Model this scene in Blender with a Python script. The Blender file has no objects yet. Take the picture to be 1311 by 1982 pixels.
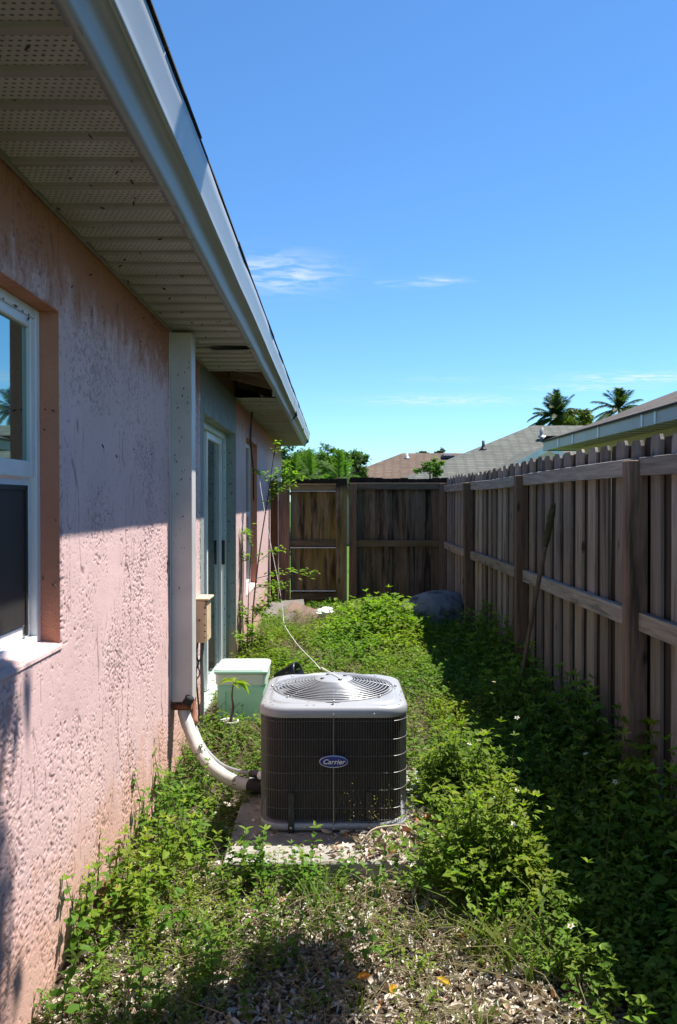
import bpy, math, random
import numpy as np
from mathutils import Vector, Matrix, Euler

sc = bpy.context.scene
COL = sc.collection
R = math.radians
# ---------------------------------------------------------------- camera, sky, sun, exposure
F_PX = 1550.0                      # focal length in pixels of the 1311 x 1982 photograph
EYE = 1.55
cd = bpy.data.cameras.new('camera')
cam = bpy.data.objects.new('camera', cd)
COL.objects.link(cam)
cd.sensor_fit = 'VERTICAL'
cd.sensor_height = 23.5
cd.lens = F_PX / 1982 * 23.5
cd.clip_start = 0.05
cd.clip_end = 3000
cd.dof.use_dof = True
cd.dof.focus_distance = 3.7
cd.dof.aperture_fstop = 5.6
cam.location = (0, 0, EYE)
cam.rotation_euler = (R(90 - 0.776), 0, R(-0.28))
sc.camera = cam

SUN = Vector((0.415, 0.24, 1.0)).normalized()      # towards the sun
sun_el = math.asin(SUN.z)
sun_az = math.atan2(SUN.x, SUN.y)
w = bpy.data.worlds.new('World')
sc.world = w
w.use_nodes = True
nt = w.node_tree
nt.nodes.clear()
def wn(t, **k):
    n = nt.nodes.new(t)
    for a, b in k.items(): setattr(n, a, b)
    return n
def wm(op, a, b=None, c=None):
    n = wn('ShaderNodeMath', operation=op)
    for i, v in enumerate((a, b, c)):
        if v is None: continue
        if isinstance(v, (int, float)): n.inputs[i].default_value = v
        else: nt.links.new(v, n.inputs[i])
    return n.outputs[0]
sky = wn('ShaderNodeTexSky', sky_type='NISHITA', sun_disc=False)
sky.sun_elevation = sun_el
sky.sun_rotation = sun_az
sky.altitude = 0; sky.air_density = 0.85; sky.dust_density = 0.0; sky.ozone_density = 2.0
tc = wn('ShaderNodeTexCoord')
sx = wn('ShaderNodeSeparateXYZ'); nt.links.new(tc.outputs['Generated'], sx.inputs[0])
zc = wm('MAXIMUM', sx.outputs[2], 0.02)
cu = wm('DIVIDE', sx.outputs[0], zc)               # a flat cloud layer overhead: x/z, y/z
cv = wm('DIVIDE', sx.outputs[1], zc)
cvec = wn('ShaderNodeCombineXYZ'); nt.links.new(cu, cvec.inputs[0]); nt.links.new(cv, cvec.inputs[1])
def cloudnoise(sxv, syv, scale, detail):
    mp = wn('ShaderNodeMapping'); mp.inputs['Scale'].default_value = (sxv, syv, 1)
    nt.links.new(cvec.outputs[0], mp.inputs[0])
    n = wn('ShaderNodeTexNoise'); n.inputs['Scale'].default_value = scale
    n.inputs['Detail'].default_value = detail; n.inputs['Roughness'].default_value = 0.62
    n.inputs['Distortion'].default_value = 0.6
    nt.links.new(mp.outputs[0], n.inputs['Vector'])
    return n.outputs['Fac']
n1 = cloudnoise(0.8, 1.5, 6.5, 9)
clouds = [  # layer x, layer y, half sizes, strength
    (-0.26, 3.55, .22, .26, 1.0), (-.33, 3.42, .16, .16, .6), (0.45, 3.66, .11, .07, .9), (.27, 3.7, .12, .08, .35),
    (1.10, 7.95, .75, .42, .8), (2.52, 6.5, .62, .26, 1.0), (2.2, 7.05, .5, .22, .7), (3.0, 5.85, .4, .18, .6),
    (.95, 6.6, .4, .15, .25), (-4.5, 5.0, 1.6, .7, .7), (4.8, 2.0, 1.2, .6, .8), (3.0, -2.2, 1.0, .6, .7), (-2.0, -3.5, 1.3, .7, .8), (6.5, 5.2, 1.4, .6, .8)]
tot = None
for (x0, y0, a, b, s) in clouds:
    dx = wm('DIVIDE', wm('SUBTRACT', cu, x0), a)
    dy = wm('DIVIDE', wm('SUBTRACT', cv, y0), b)
    d2 = wm('ADD', wm('MULTIPLY', dx, dx), wm('MULTIPLY', dy, dy))
    e = wm('MULTIPLY', wm('POWER', 2.718, wm('MULTIPLY', d2, -1.0)), s)
    tot = e if tot is None else wm('MAXIMUM', tot, e)
cl = wm('MULTIPLY', tot, wm('MULTIPLY', wm('MAXIMUM', wm('SUBTRACT', n1, 0.40), 0.0), 3.2))
cl = wm('MINIMUM', cl, 0.62)
cl = wm('MULTIPLY', cl, wm('GREATER_THAN', sx.outputs[2], 0.03))
hs = wn('ShaderNodeHueSaturation'); hs.inputs['Saturation'].default_value = 1.05; hs.inputs['Value'].default_value = 1.0
tint = wn('ShaderNodeMix', data_type='RGBA', blend_type='MULTIPLY'); tint.inputs[0].default_value = 1.0
tint.inputs[7].default_value = (.71, .955, 1.14, 1)          # the clear, slightly cyan blue of this sky
nt.links.new(sky.outputs[0], tint.inputs[6])
nt.links.new(tint.outputs[2], hs.inputs['Color'])
mix = wn('ShaderNodeMix', data_type='RGBA')
nt.links.new(cl, mix.inputs[0])
nt.links.new(hs.outputs[0], mix.inputs[6])
mix.inputs[7].default_value = (5.2, 5.6, 5.9, 1)
bg = wn('ShaderNodeBackground'); bg.inputs[1].default_value = 0.093
nt.links.new(mix.outputs[2], bg.inputs[0])
wo = wn('ShaderNodeOutputWorld'); nt.links.new(bg.outputs[0], wo.inputs[0])

sl = bpy.data.lights.new('sun', 'SUN')
sl.energy = 5.0; sl.angle = R(0.53); sl.color = (1.0, 0.955, 0.88)
sun = bpy.data.objects.new('sun', sl); COL.objects.link(sun)
sun.rotation_euler = SUN.to_track_quat('Z', 'Y').to_euler()
sc.view_settings.view_transform = 'Standard'
sc.view_settings.look = 'None'
sc.view_settings.gamma = 1
sc.view_settings.use_curve_mapping = False
sc.view_settings.exposure = 1.0

# ---------------------------------------------------------------- helpers
RND = random.Random(7)
NPR = np.random.default_rng(11)
WORLD = {}
def tag(o, label=None, cat=None, group=None, kind=None):
    if label: o['label'] = label
    if cat: o['category'] = cat
    if group: o['group'] = group
    if kind: o['kind'] = kind
    return o
def empty(name, loc, label=None, cat=None, group=None):
    o = bpy.data.objects.new(name, None); COL.objects.link(o)
    o.location = loc; o.empty_display_size = 0.1
    WORLD[o.name] = Vector(loc)
    return tag(o, label, cat, group)
def link(name, me, parent=None, loc=None, rot=None):
    """loc is a world position; the parent is an unrotated object"""
    o = bpy.data.objects.new(name, me); COL.objects.link(o)
    wl = Vector(loc) if loc is not None else (WORLD[parent.name] if parent else Vector((0, 0, 0)))
    WORLD[o.name] = wl
    if parent: o.parent = parent; o.location = wl - WORLD[parent.name]
    else: o.location = wl
    if rot: o.rotation_euler = rot
    return o
class MB:
    def __init__(s): s.v = []; s.f = []; s.sm = []
    def add(s, vs, fs, smooth=False):
        b = len(s.v); s.v += [tuple(v) for v in vs]; s.f += [tuple(i + b for i in f) for f in fs]; s.sm += [smooth] * len(fs); return s
    def box(s, lo, hi, M=None, bev=0.0):
        (x0, y0, z0), (x1, y1, z1) = lo, hi
        if bev <= 0:
            vs = [(x0,y0,z0),(x1,y0,z0),(x1,y1,z0),(x0,y1,z0),(x0,y0,z1),(x1,y0,z1),(x1,y1,z1),(x0,y1,z1)]
            fs = [(0,3,2,1),(4,5,6,7),(0,1,5,4),(1,2,6,5),(2,3,7,6),(3,0,4,7)]
        else:
            b = bev; vs = []
            for z, i in ((z0, b), (z0 + b, 0), (z1 - b, 0), (z1, b)):
                c = b if i == 0 else b
                X0, X1, Y0, Y1 = x0 + i, x1 - i, y0 + i, y1 - i
                k = b if i == 0 else b * .6
                vs += [(X0+k,Y0,z),(X1-k,Y0,z),(X1,Y0+k,z),(X1,Y1-k,z),(X1-k,Y1,z),(X0+k,Y1,z),(X0,Y1-k,z),(X0,Y0+k,z)]
            fs = [tuple(range(7, -1, -1)), tuple(range(24, 32))]
            for r in range(3):
                for i in range(8):
                    j = (i + 1) % 8; fs.append((r*8+i, r*8+j, r*8+8+j, r*8+8+i))
        if M is not None: vs = [M @ Vector(v) for v in vs]
        return s.add(vs, fs)
    def tube(s, pts, r, n=8, cap=True, smooth=True):
        P = [Vector(p) for p in pts]; rs = r if isinstance(r, (list, tuple)) else [r] * len(P)
        vs = []; up = Vector((0, 0, 1)); prev = None
        for i, p in enumerate(P):
            t = (P[min(i+1, len(P)-1)] - P[max(i-1, 0)]).normalized()
            if prev is None:
                a = t.cross(up) if abs(t.dot(up)) < .95 else t.cross(Vector((1, 0, 0)))
            else: a = prev - t * prev.dot(t)
            a.normalize(); prev = a; b = t.cross(a)
            vs += [p + (a * math.cos(2*math.pi*k/n) + b * math.sin(2*math.pi*k/n)) * rs[i] for k in range(n)]
        fs = []
        for i in range(len(P) - 1):
            for k in range(n):
                l = (k + 1) % n; fs.append((i*n+k, i*n+l, i*n+n+l, i*n+n+k))
        if cap: fs += [tuple(range(n-1, -1, -1)), tuple(range((len(P)-1)*n, len(P)*n))]
        return s.add(vs, fs, smooth)
    def loops(s, rings, closed=True, cap0=False, cap1=False, smooth=True):
        n = len(rings[0]); vs = [p for r in rings for p in r]; fs = []
        for i in range(len(rings) - 1):
            for k in range(n if closed else n - 1):
                l = (k + 1) % n; fs.append((i*n+k, i*n+l, i*n+n+l, i*n+n+k))
        if cap0: fs.append(tuple(range(n-1, -1, -1)))
        if cap1: fs.append(tuple(range((len(rings)-1)*n, len(rings)*n)))
        return s.add(vs, fs, smooth)
    def lathe(s, prof, c, n=24, cap0=False, cap1=False, M=None):
        rings = [[Vector((r*math.cos(2*math.pi*k/n), r*math.sin(2*math.pi*k/n), z)) for k in range(n)] for r, z in prof]
        rings = [[(M @ p if M is not None else p) + Vector(c) for p in r] for r in rings]
        return s.loops(rings, True, cap0, cap1)
    def extrude(s, prof, a, b, axis='y', closed=True):
        """prof: (u, z) outline, swept from a to b along the axis"""
        def P(u, z, t): return (u, t, z) if axis == 'y' else (t, u, z)
        n = len(prof); vs = [P(u, z, a) for u, z in prof] + [P(u, z, b) for u, z in prof]
        fs = [(k, (k+1) % n, n + (k+1) % n, n + k) for k in range(n if closed else n - 1)]
        if closed: fs += [tuple(range(n-1, -1, -1)), tuple(range(n, 2*n))]
        return s.add(vs, fs)
    def mesh(s, name, org=(0, 0, 0)):
        me = bpy.data.meshes.new(name); o = Vector(org)
        me.from_pydata([Vector(v) - o for v in s.v], [], s.f)
        me.polygons.foreach_set('use_smooth', s.sm)
        me.update(); return me
    def build(s, name, mat, parent=None, org=None):
        """vertices are in world coordinates; origin = org, or the parent's"""
        if org is None: org = WORLD[parent.name] if parent else (0, 0, 0)
        me = s.mesh(name, org); me.materials.append(mat)
        return link(name, me, parent, org)
def px(x, y, d):
    """the point at depth d seen at photograph pixel (x, y)"""
    return Vector(((x - 648) / F_PX * d, d, EYE + (970 - y) / F_PX * d))

# --- value noise
def vnoise(a, b, seed=0):
    a = np.asarray(a, float); b = np.asarray(b, float)
    tab = np.random.default_rng(seed).random((256, 256))
    ia = np.floor(a).astype(int); ib = np.floor(b).astype(int); fa = a - ia; fb = b - ib
    fa = fa*fa*(3-2*fa); fb = fb*fb*(3-2*fb)
    g = lambda i, j: tab[i & 255, j & 255]
    return (g(ia, ib)*(1-fa)+g(ia+1, ib)*fa)*(1-fb) + (g(ia, ib+1)*(1-fa)+g(ia+1, ib+1)*fa)*fb
def fbm(a, b, seed=0, o=4):
    t = 0; s = 1; q = 0
    for i in range(o):
        t = t + s*vnoise(a*2**i, b*2**i, seed+i); q += s; s *= .5
    return t/q
def sstep(e0, e1, x):
    t = np.clip((x-e0)/(e1-e0), 0, 1); return t*t*(3-2*t)

# ---------------------------------------------------------------- materials
def newmat(name):
    m = bpy.data.materials.new(name); m.use_nodes = True
    t = m.node_tree; t.nodes.clear()
    out = t.nodes.new('ShaderNodeOutputMaterial'); p = t.nodes.new('ShaderNodeBsdfPrincipled')
    t.links.new(p.outputs[0], out.inputs[0])
    return m, t, p
class NT:
    def __init__(s, t): s.t = t
    def n(s, typ, **k):
        n = s.t.nodes.new(typ)
        for a, b in k.items(): setattr(n, a, b)
        return n
    def set(s, inp, v):
        if isinstance(v, bpy.types.NodeSocket): s.t.links.new(v, inp)
        else: inp.default_value = v
    def math(s, op, a, b=0.0, c=0.0):
        n = s.n('ShaderNodeMath', operation=op)
        for i, v in enumerate((a, b, c)): s.set(n.inputs[i], v)
        return n.outputs[0]
    def mix(s, f, a, b, bt='MIX'):
        n = s.n('ShaderNodeMix', data_type='RGBA', blend_type=bt)
        s.set(n.inputs[0], f); s.set(n.inputs[6], a); s.set(n.inputs[7], b); return n.outputs[2]
    def coords(s, scale=(1, 1, 1), rnd=True, which='Object'):
        tcn = s.n('ShaderNodeTexCoord'); mp = s.n('ShaderNodeMapping'); mp.inputs['Scale'].default_value = scale
        s.t.links.new(tcn.outputs[which], mp.inputs[0])
        if rnd:
            oi = s.n('ShaderNodeObjectInfo'); v = s.n('ShaderNodeVectorMath', operation='ADD')
            s.t.links.new(mp.outputs[0], v.inputs[0])
            m = s.math('MULTIPLY', oi.outputs['Random'], 37.0)
            s.t.links.new(m, v.inputs[1]); return v.outputs[0]
        return mp.outputs[0]
    def noise(s, vec, scale, detail=4, rough=.55, dist=0):
        n = s.n('ShaderNodeTexNoise'); s.t.links.new(vec, n.inputs['Vector'])
        n.inputs['Scale'].default_value = scale; n.inputs['Detail'].default_value = detail
        n.inputs['Roughness'].default_value = rough; n.inputs['Distortion'].default_value = dist
        return n.outputs['Fac']
    def ramp(s, f, stops):
        n = s.n('ShaderNodeValToRGB'); s.set(n.inputs[0], f)
        e = n.color_ramp.elements
        while len(e) < len(stops): e.new(.5)
        for el, (p, c) in zip(e, stops):
            el.position = p; el.color = (c if len(c) == 4 else (*c, 1)) if isinstance(c, tuple) else (c, c, c, 1)
        return n.outputs[0]
    def bump(s, h, strength, dist=.01):
        n = s.n('ShaderNodeBump'); s.set(n.inputs['Height'], h)
        n.inputs['Strength'].default_value = strength; n.inputs['Distance'].default_value = dist
        return n.outputs[0]
def rgba(c): return (*c, 1)
def plain(name, c, rough=.6, metal=0.0, var=.25, scale=8, dirt=None, dscale=5, dth=.55, bump=.0, bscale=60, stretch=(1, 1, 1), spec=.5):
    m, t, p = newmat(name); g = NT(t); co = g.coords(stretch)
    n = g.noise(co, scale, 5)
    c0 = rgba([x * (1 - var) for x in c]); c1 = rgba([min(1, x * (1 + var)) for x in c])
    col = g.mix(g.ramp(n, [(.3, 0.0), (.7, 1.0)]), c0, c1)
    if dirt:
        d = g.noise(co, dscale, 6, .7)
        col = g.mix(g.ramp(d, [(dth, 0.0), (min(1, dth + .12), 1.0)]), col, rgba(dirt))
    g.set(p.inputs['Base Color'], col); p.inputs['Roughness'].default_value = rough; p.inputs['Metallic'].default_value = metal
    p.inputs['Specular IOR Level'].default_value = spec
    if bump: g.set(p.inputs['Normal'], g.bump(g.noise(co, bscale, 4), bump, .004))
    return m
def wood(name, c, grain='z', dark=(.03, .025, .02), algae=None, ath=.55, tone=.35, top=None, dth=.56):
    m, t, p = newmat(name); g = NT(t)
    st = {'z': (9, 9, .5), 'y': (9, .5, 9), 'x': (.5, 9, 9)}[grain]
    co = g.coords(st); n = g.noise(co, 6, 6, .6, .4)
    oi = g.n('ShaderNodeObjectInfo'); rv = oi.outputs['Random']
    base = g.mix(g.ramp(n, [(.28, 0.0), (.72, 1.0)]), rgba([x * .62 for x in c]), rgba([x * 1.3 for x in c]))
    val = g.math('ADD', g.math('MULTIPLY', rv, tone), 1 - tone / 2)
    hsv = g.n('ShaderNodeHueSaturation'); g.set(hsv.inputs['Value'], val); g.set(hsv.inputs['Color'], base)
    g.set(hsv.inputs['Saturation'], g.math('ADD', g.math('MULTIPLY', g.math('FRACT', g.math('MULTIPLY', rv, 7.3)), .5), .75))
    col = hsv.outputs[0]
    st2 = {'z': (3, 3, .35), 'y': (3, .35, 3), 'x': (.35, 3, 3)}[grain]
    c2 = g.coords(st2); s = g.noise(c2, 3, 4, .65)
    col = g.mix(g.math('MULTIPLY', g.ramp(s, [(dth, 0.0), (dth + .16, 1.0)]), .75 if dth > .5 else .92), col, rgba(dark))
    if algae:
        c3 = g.coords({'z': (2.5, 2.5, .5), 'y': (2, .6, 2), 'x': (.6, 2, 2)}[grain]); a = g.noise(c3, 2.6, 4, .6)
        col = g.mix(g.math('MULTIPLY', g.ramp(a, [(ath - .1, 0.0), (ath + .12, 1.0)]), .8), col, rgba(algae))
    if top:       # ends painted black for the shaded board tops, ragged lower edge
        zc2 = g.n('ShaderNodeTexCoord'); sp_ = g.n('ShaderNodeSeparateXYZ'); t.links.new(zc2.outputs['Object'], sp_.inputs[0])
        e_ = g.math('ADD', sp_.outputs[2], g.math('MULTIPLY', s, .22))
        col = g.mix(g.ramp(g.math('MULTIPLY', g.math('SUBTRACT', e_, top), 6.0), [(.2, 0.0), (.8, .93)]), col, rgba((.012, .011, .01)))
    kn = g.n('ShaderNodeTexVoronoi'); g.set(kn.inputs['Vector'], g.coords({'z': (5, 5, 1.7), 'y': (5, 1.7, 5), 'x': (1.7, 5, 5)}[grain])); kn.inputs['Scale'].default_value = 1.3
    col = g.mix(g.ramp(kn.outputs['Distance'], [(.05, .85), (.11, 0.0)]), col, rgba(dark))
    g.set(p.inputs['Base Color'], col); p.inputs['Roughness'].default_value = .85; p.inputs['Specular IOR Level'].default_value = .2
    g.set(p.inputs['Normal'], g.bump(n, .5, .004))
    return m
def leafmat(name, trans=.45, gloss=.45, tcol=(1.0, 1.25, .5)):
    m = bpy.data.materials.new(name); m.use_nodes = True; t = m.node_tree; t.nodes.clear(); g = NT(t)
    at = g.n('ShaderNodeAttribute', attribute_name='Col')
    out = g.n('ShaderNodeOutputMaterial'); p = g.n('ShaderNodeBsdfPrincipled'); tr = g.n('ShaderNodeBsdfTranslucent')
    t.links.new(at.outputs['Color'], p.inputs['Base Color']); p.inputs['Roughness'].default_value = gloss
    p.inputs['Specular IOR Level'].default_value = .12
    tcn = g.mix(1.0, at.outputs['Color'], rgba(tcol), 'MULTIPLY')
    g.set(tr.inputs['Color'], tcn)
    mx = g.n('ShaderNodeMixShader'); mx.inputs[0].default_value = trans
    t.links.new(p.outputs[0], mx.inputs[1]); t.links.new(tr.outputs[0], mx.inputs[2]); t.links.new(mx.outputs[0], out.inputs[0])
    return m
M = {}
M['leaf'] = leafmat('leaf', .5, .5, (.95, 1.3, .32))
M['stem'] = leafmat('stem', .0, .7)
M['litter'] = leafmat('dry_leaf', .12, .7, (1, .9, .7))

def stucco(name, c, near=False, soffit_tone=(.38, .135, .05), fine=.25):
    m, t, p = newmat(name); g = NT(t); co = g.coords((1, 1, 1), False)
    n = g.noise(co, 3.0, 5, .6); n2 = g.noise(co, 55, 4, .6)
    col = g.mix(g.ramp(n, [(.3, 0.0), (.75, 1.0)]), rgba([x * .9 for x in c]), rgba([min(1, x * 1.06) for x in c]))
    sp = g.n('ShaderNodeSeparateXYZ'); g.t.links.new(co, sp.inputs[0]); z = sp.outputs[2]
    # second tone under the soffit, ragged and streaked lower edge
    cd_ = g.coords((1, 4.5, 2.8), False); dr = g.noise(cd_, 2.2, 7, .72)
    band = g.math('SUBTRACT', 2.50, g.math('MULTIPLY', dr, .58))
    st = g.math('MULTIPLY', g.ramp(g.math('ADD', g.math('MULTIPLY', g.math('SUBTRACT', z, band), 3.2), .5), [(.25, 0.0), (.8, 1.0)]), .85)
    col = g.mix(st, col, rgba(soffit_tone))
    # soil splash along the foot, ragged upper edge
    cs = g.coords((1, 3, 2), False); ds = g.noise(cs, 2.5, 5, .65)
    sb = g.math('SUBTRACT', g.math('MULTIPLY', ds, .75), z)
    col = g.mix(g.math('MULTIPLY', g.ramp(g.math('ADD', g.math('MULTIPLY', sb, 2.2), .5), [(.3, 0.0), (.8, 1.0)]), .55), col, rgba((.55, .30, .19)))
    # small mould specks
    vo = g.n('ShaderNodeTexVoronoi'); g.set(vo.inputs['Vector'], g.coords((30, 30, 14), False)); vo.inputs['Scale'].default_value = 1.0
    mk = g.math('MULTIPLY', g.ramp(vo.outputs['Distance'], [(.08, 1.0), (.16, 0.0)]), g.ramp(g.noise(co, 4, 4), [(.52, 0.0), (.64, 1.0)]))
    col = g.mix(g.math('MULTIPLY', mk, .7), col, rgba((.12, .07, .05)))
    if near:
        ck = g.n('ShaderNodeAttribute', attribute_name='crack')
        col = g.mix(g.math('MULTIPLY', ck.outputs['Fac'], .5), col, rgba((.14, .06, .045)))  # dirt in the cracks, plus painted shadow in the pits
    if not near:
        cv_ = g.coords((14, 14, 5), False); v = g.noise(cv_, 3.4, 5, .62, .8)
        h = g.ramp(v, [(.40, 0.0), (.47, 1.0)])
        h = g.math('ADD', h, g.math('MULTIPLY', n2, .25))
        g.set(p.inputs['Normal'], g.bump(h, .55, .006))
    else:
        g.set(p.inputs['Normal'], g.bump(g.math('ADD', n2, g.noise(co, 190, 3)), fine * 1.5, .003))
    g.set(p.inputs['Base Color'], col); p.inputs['Roughness'].default_value = .75; p.inputs['Specular IOR Level'].default_value = .25
    return m
PINK = (.70, .485, .458)
M['pink_near'] = stucco('pink_stucco_near', PINK, True)
M['pink'] = stucco('pink_stucco', PINK)
M['reveal'] = stucco('bounce_tinted_stucco', (.56, .25, .16), True, fine=.7)  # wall pink deepened to orange, warm bounced light painted in
M['grey_stucco'] = stucco('grey_green_stucco', (.29, .33, .30), False, (.16, .16, .13))
M['white_metal'] = plain('white_metal', (.72, .74, .74), .4, 0, .08, 5, (.4, .38, .33), 14, .66)
M['jamb'] = plain('mint_painted_frame', (.50, .60, .55), .45, 0, .1, 6, (.25, .24, .2), 18, .66)
def soffit_mat():
    m, t, p = newmat('soffit_vinyl'); g = NT(t); co = g.coords((1, 1, 1), False)
    at = g.n('ShaderNodeAttribute', attribute_name='perf')
    # perforations: offset rows of small dark punched holes
    br = g.n('ShaderNodeMapping'); g.t.links.new(co, br.inputs[0]); br.inputs['Scale'].default_value = (55, 55, 1)
    sp = g.n('ShaderNodeSeparateXYZ'); g.t.links.new(br.outputs[0], sp.inputs[0])
    row = g.math('FLOOR', sp.outputs[1]); off = g.math('MULTIPLY', g.math('MODULO', g.math('ABSOLUTE', row), 2.0), .5)
    fx = g.math('SUBTRACT', g.math('FRACT', g.math('ADD', sp.outputs[0], off)), .5); fy = g.math('SUBTRACT', g.math('FRACT', sp.outputs[1]), .5)
    d = g.math('SQRT', g.math('ADD', g.math('MULTIPLY', g.math('MULTIPLY', fx, fx), .8), g.math('MULTIPLY', g.math('MULTIPLY', fy, fy), 1.6)))
    hole = g.math('MULTIPLY', g.ramp(d, [(.17, 1.0), (.26, 0.0)]), at.outputs['Fac'])
    cr_ = g.coords((1, 1, 1), True)
    n = g.noise(cr_, 3.5, 5, .65)
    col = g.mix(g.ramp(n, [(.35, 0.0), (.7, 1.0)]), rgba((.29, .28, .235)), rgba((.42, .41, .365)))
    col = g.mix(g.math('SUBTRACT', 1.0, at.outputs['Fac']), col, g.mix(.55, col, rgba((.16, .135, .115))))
    col = g.mix(g.math('MULTIPLY', g.ramp(g.noise(cr_, 1.6, 6, .7), [(.52, 0.0), (.66, 1.0)]), .6), col, rgba((.24, .17, .125)))
    vo = g.n('ShaderNodeTexVoronoi'); g.set(vo.inputs['Vector'], cr_); vo.inputs['Scale'].default_value = 17
    col = g.mix(g.ramp(vo.outputs['Distance'], [(.05, .8), (.09, 0.0)]), col, rgba((.09, .07, .05)))
    col = g.mix(hole, col, rgba((.06, .056, .05)))
    g.set(p.inputs['Base Color'], col); p.inputs['Roughness'].default_value = .55
    g.set(p.inputs['Normal'], g.bump(g.math('SUBTRACT', 1.0, hole), .6, .004))
    return m
M['soffit'] = soffit_mat()
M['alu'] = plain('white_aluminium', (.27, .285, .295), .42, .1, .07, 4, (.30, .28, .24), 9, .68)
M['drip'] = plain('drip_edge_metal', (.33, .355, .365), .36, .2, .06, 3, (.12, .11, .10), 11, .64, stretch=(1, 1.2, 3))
M['black'] = plain('black_felt', (.015, .015, .017), .8)
M['shingle_edge'] = plain('shingle_edge', (.035, .033, .032), .9, 0, .4, 20)
M['attic'] = wood('attic_timber', (.20, .12, .075), 'x')
def glassmat(name, tint, mirror, base):
    m = bpy.data.materials.new(name); m.use_nodes = True; t = m.node_tree; t.nodes.clear(); g = NT(t)
    out = g.n('ShaderNodeOutputMaterial'); p = g.n('ShaderNodeBsdfPrincipled'); gl = g.n('ShaderNodeBsdfGlossy')
    p.inputs['Base Color'].default_value = rgba(base); p.inputs['Roughness'].default_value = .08
    gl.inputs['Color'].default_value = rgba(tint); gl.inputs['Roughness'].default_value = .015
    lw = g.n('ShaderNodeFresnel'); lw.inputs['IOR'].default_value = 1.5 if mirror > .1 else 1.22
    f = g.math('ADD', g.math('MULTIPLY', lw.outputs[0], 1 - mirror), mirror)
    nz = g.noise(g.coords((1, 1, 1), False), 2.0, 2); g.set(gl.inputs['Normal'], g.bump(nz, .05, .01))
    mx = g.n('ShaderNodeMixShader'); g.set(mx.inputs[0], f)
    t.links.new(p.outputs[0], mx.inputs[1]); t.links.new(gl.outputs[0], mx.inputs[2]); t.links.new(mx.outputs[0], out.inputs[0])
    return m
M['film_glass'] = glassmat('tinted_window_glass', (.55, .80, .78), .42, (.01, .015, .015))
M['dark_glass'] = glassmat('dark_glass', (.7, .75, .78), .05, (.012, .013, .014))
M['screen'] = plain('insect_screen', (.025, .023, .021), .6, 0, .3, 200)
M['wood_fence'] = wood('weathered_fence_wood', (.315, .265, .220), 'z', (.045, .035, .03), None, tone=.85)
M['wood_back'] = wood('shade_darkened_back_board_wood', (.060, .046, .036), 'z', (.015, .012, .01), tone=.5)  # darkened so the gaps between the front boards look shaded
M['wood_rail'] = wood('weathered_rail_wood', (.33, .285, .24), 'y')
M['wood_post'] = wood('brown_post_wood', (.21, .13, .08), 'z')
M['wood_cross'] = wood('dark_stained_fence_wood', (.19, .14, .10), 'z', (.018, .013, .01), (.10, .095, .04), .6, top=1.74, dth=.47)
M['wood_gate'] = wood('mossy_gate_wood', (.25, .175, .10), 'z', (.018, .013, .01), (.19, .155, .035), .54, top=1.74, dth=.47)
M['wood_gate_rail'] = wood('mossy_gate_rail_wood', (.15, .11, .07), 'x', (.03, .025, .02), (.11, .095, .03), .58)
M['wood_red'] = wood('reddish_gate_post_wood', (.21, .105, .065), 'z')
M['ac_grey'] = plain('grey_painted_steel', (.33, .34, .36), .4, .1, .05, 4, (.28, .27, .26), 24, .68)
M['ac_wire'] = plain('grey_coated_wire', (.17, .16, .15), .35, .2, .1, 10)
M['ac_ring'] = plain('grille_wire', (.36, .37, .39), .35, .3, .08, 10)
M['ac_coil'] = plain('black_condenser_coil', (.012, .011, .011), .6, 0, .5, 60)
M['ac_blade'] = plain('aluminium_blade', (.45, .48, .5), .35, .6, .1, 5)
M['strap'] = plain('dark_strap_steel', (.035, .037, .036), .5, .5, .3, 30)
M['screw'] = plain('zinc_screw', (.6, .6, .6), .3, .8)
M['badge'] = plain('blue_badge', (.022, .035, .22), .25, 0, .05, 6)
M['badge_rim'] = plain('silver_badge_rim', (.35, .38, .55), .25, .6)
M['letter'] = plain('silver_lettering', (.80, .80, .78), .3, .3, .02)
M['concrete'] = plain('concrete', (.27, .255, .225), .9, 0, .2, 9, (.22, .19, .15), 6, .58, .4, 90)
M['pvc'] = plain('white_pipe_sleeve', (.52, .50, .46), .5, 0, .1, 6, (.28, .25, .21), 15, .62, .15, 40)
M['rust'] = plain('rusted_steel', (.20, .07, .025), .85, 0, .5, 25, (.04, .02, .015), 12, .52, .6, 60)
M['rusty_box'] = plain('rust_stained_cream_metal', (.62, .46, .29), .6, 0, .15, 7, (.28, .11, .045), 13, .57, .2, 50)
M['cable_grey'] = plain('grey_cable', (.25, .25, .25), .5)
M['cable_copper'] = plain('copper_colored_foam', (.36, .15, .09), .7)
M['cable_white'] = plain('white_cord', (.78, .78, .76), .5, 0, .05)
M['cable_black'] = plain('black_cable', (.02, .02, .02), .5)
M['mint'] = plain('mint_plastic', (.48, .88, .69), .35, 0, .05, 4, (.16, .45, .32), 9, .66)
M['lid_white'] = plain('white_plastic', (.72, .84, .77), .35, 0, .04, 5, (.5, .5, .45), 12, .68)
M['pot'] = plain('white_pot', (.72, .71, .66), .5, 0, .08, 6, (.4, .36, .3), 9, .6)
M['soil'] = plain('dark_soil', (.05, .035, .025), .95, 0, .4, 40, bump=.6)
M['bark'] = plain('bark', (.15, .115, .085), .9, 0, .35, 18, bump=.6, bscale=30)
M['tub'] = plain('grey_plastic', (.22, .22, .225), .75, 0, .25, 4, (.06, .06, .045), 4.5, .5, .3, 12)
M['slab_grey'] = plain('grey_weathered_board', (.17, .155, .135), .8, 0, .25, 8, bump=.4)
M['slab_brown'] = plain('brown_clay', (.20, .135, .10), .85, 0, .25, 6, bump=.4)
M['plastic_white'] = plain('white_litter', (.75, .77, .8), .5)
M['dark_plastic'] = plain('dark_blue_plastic', (.02, .025, .045), .3)
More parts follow.
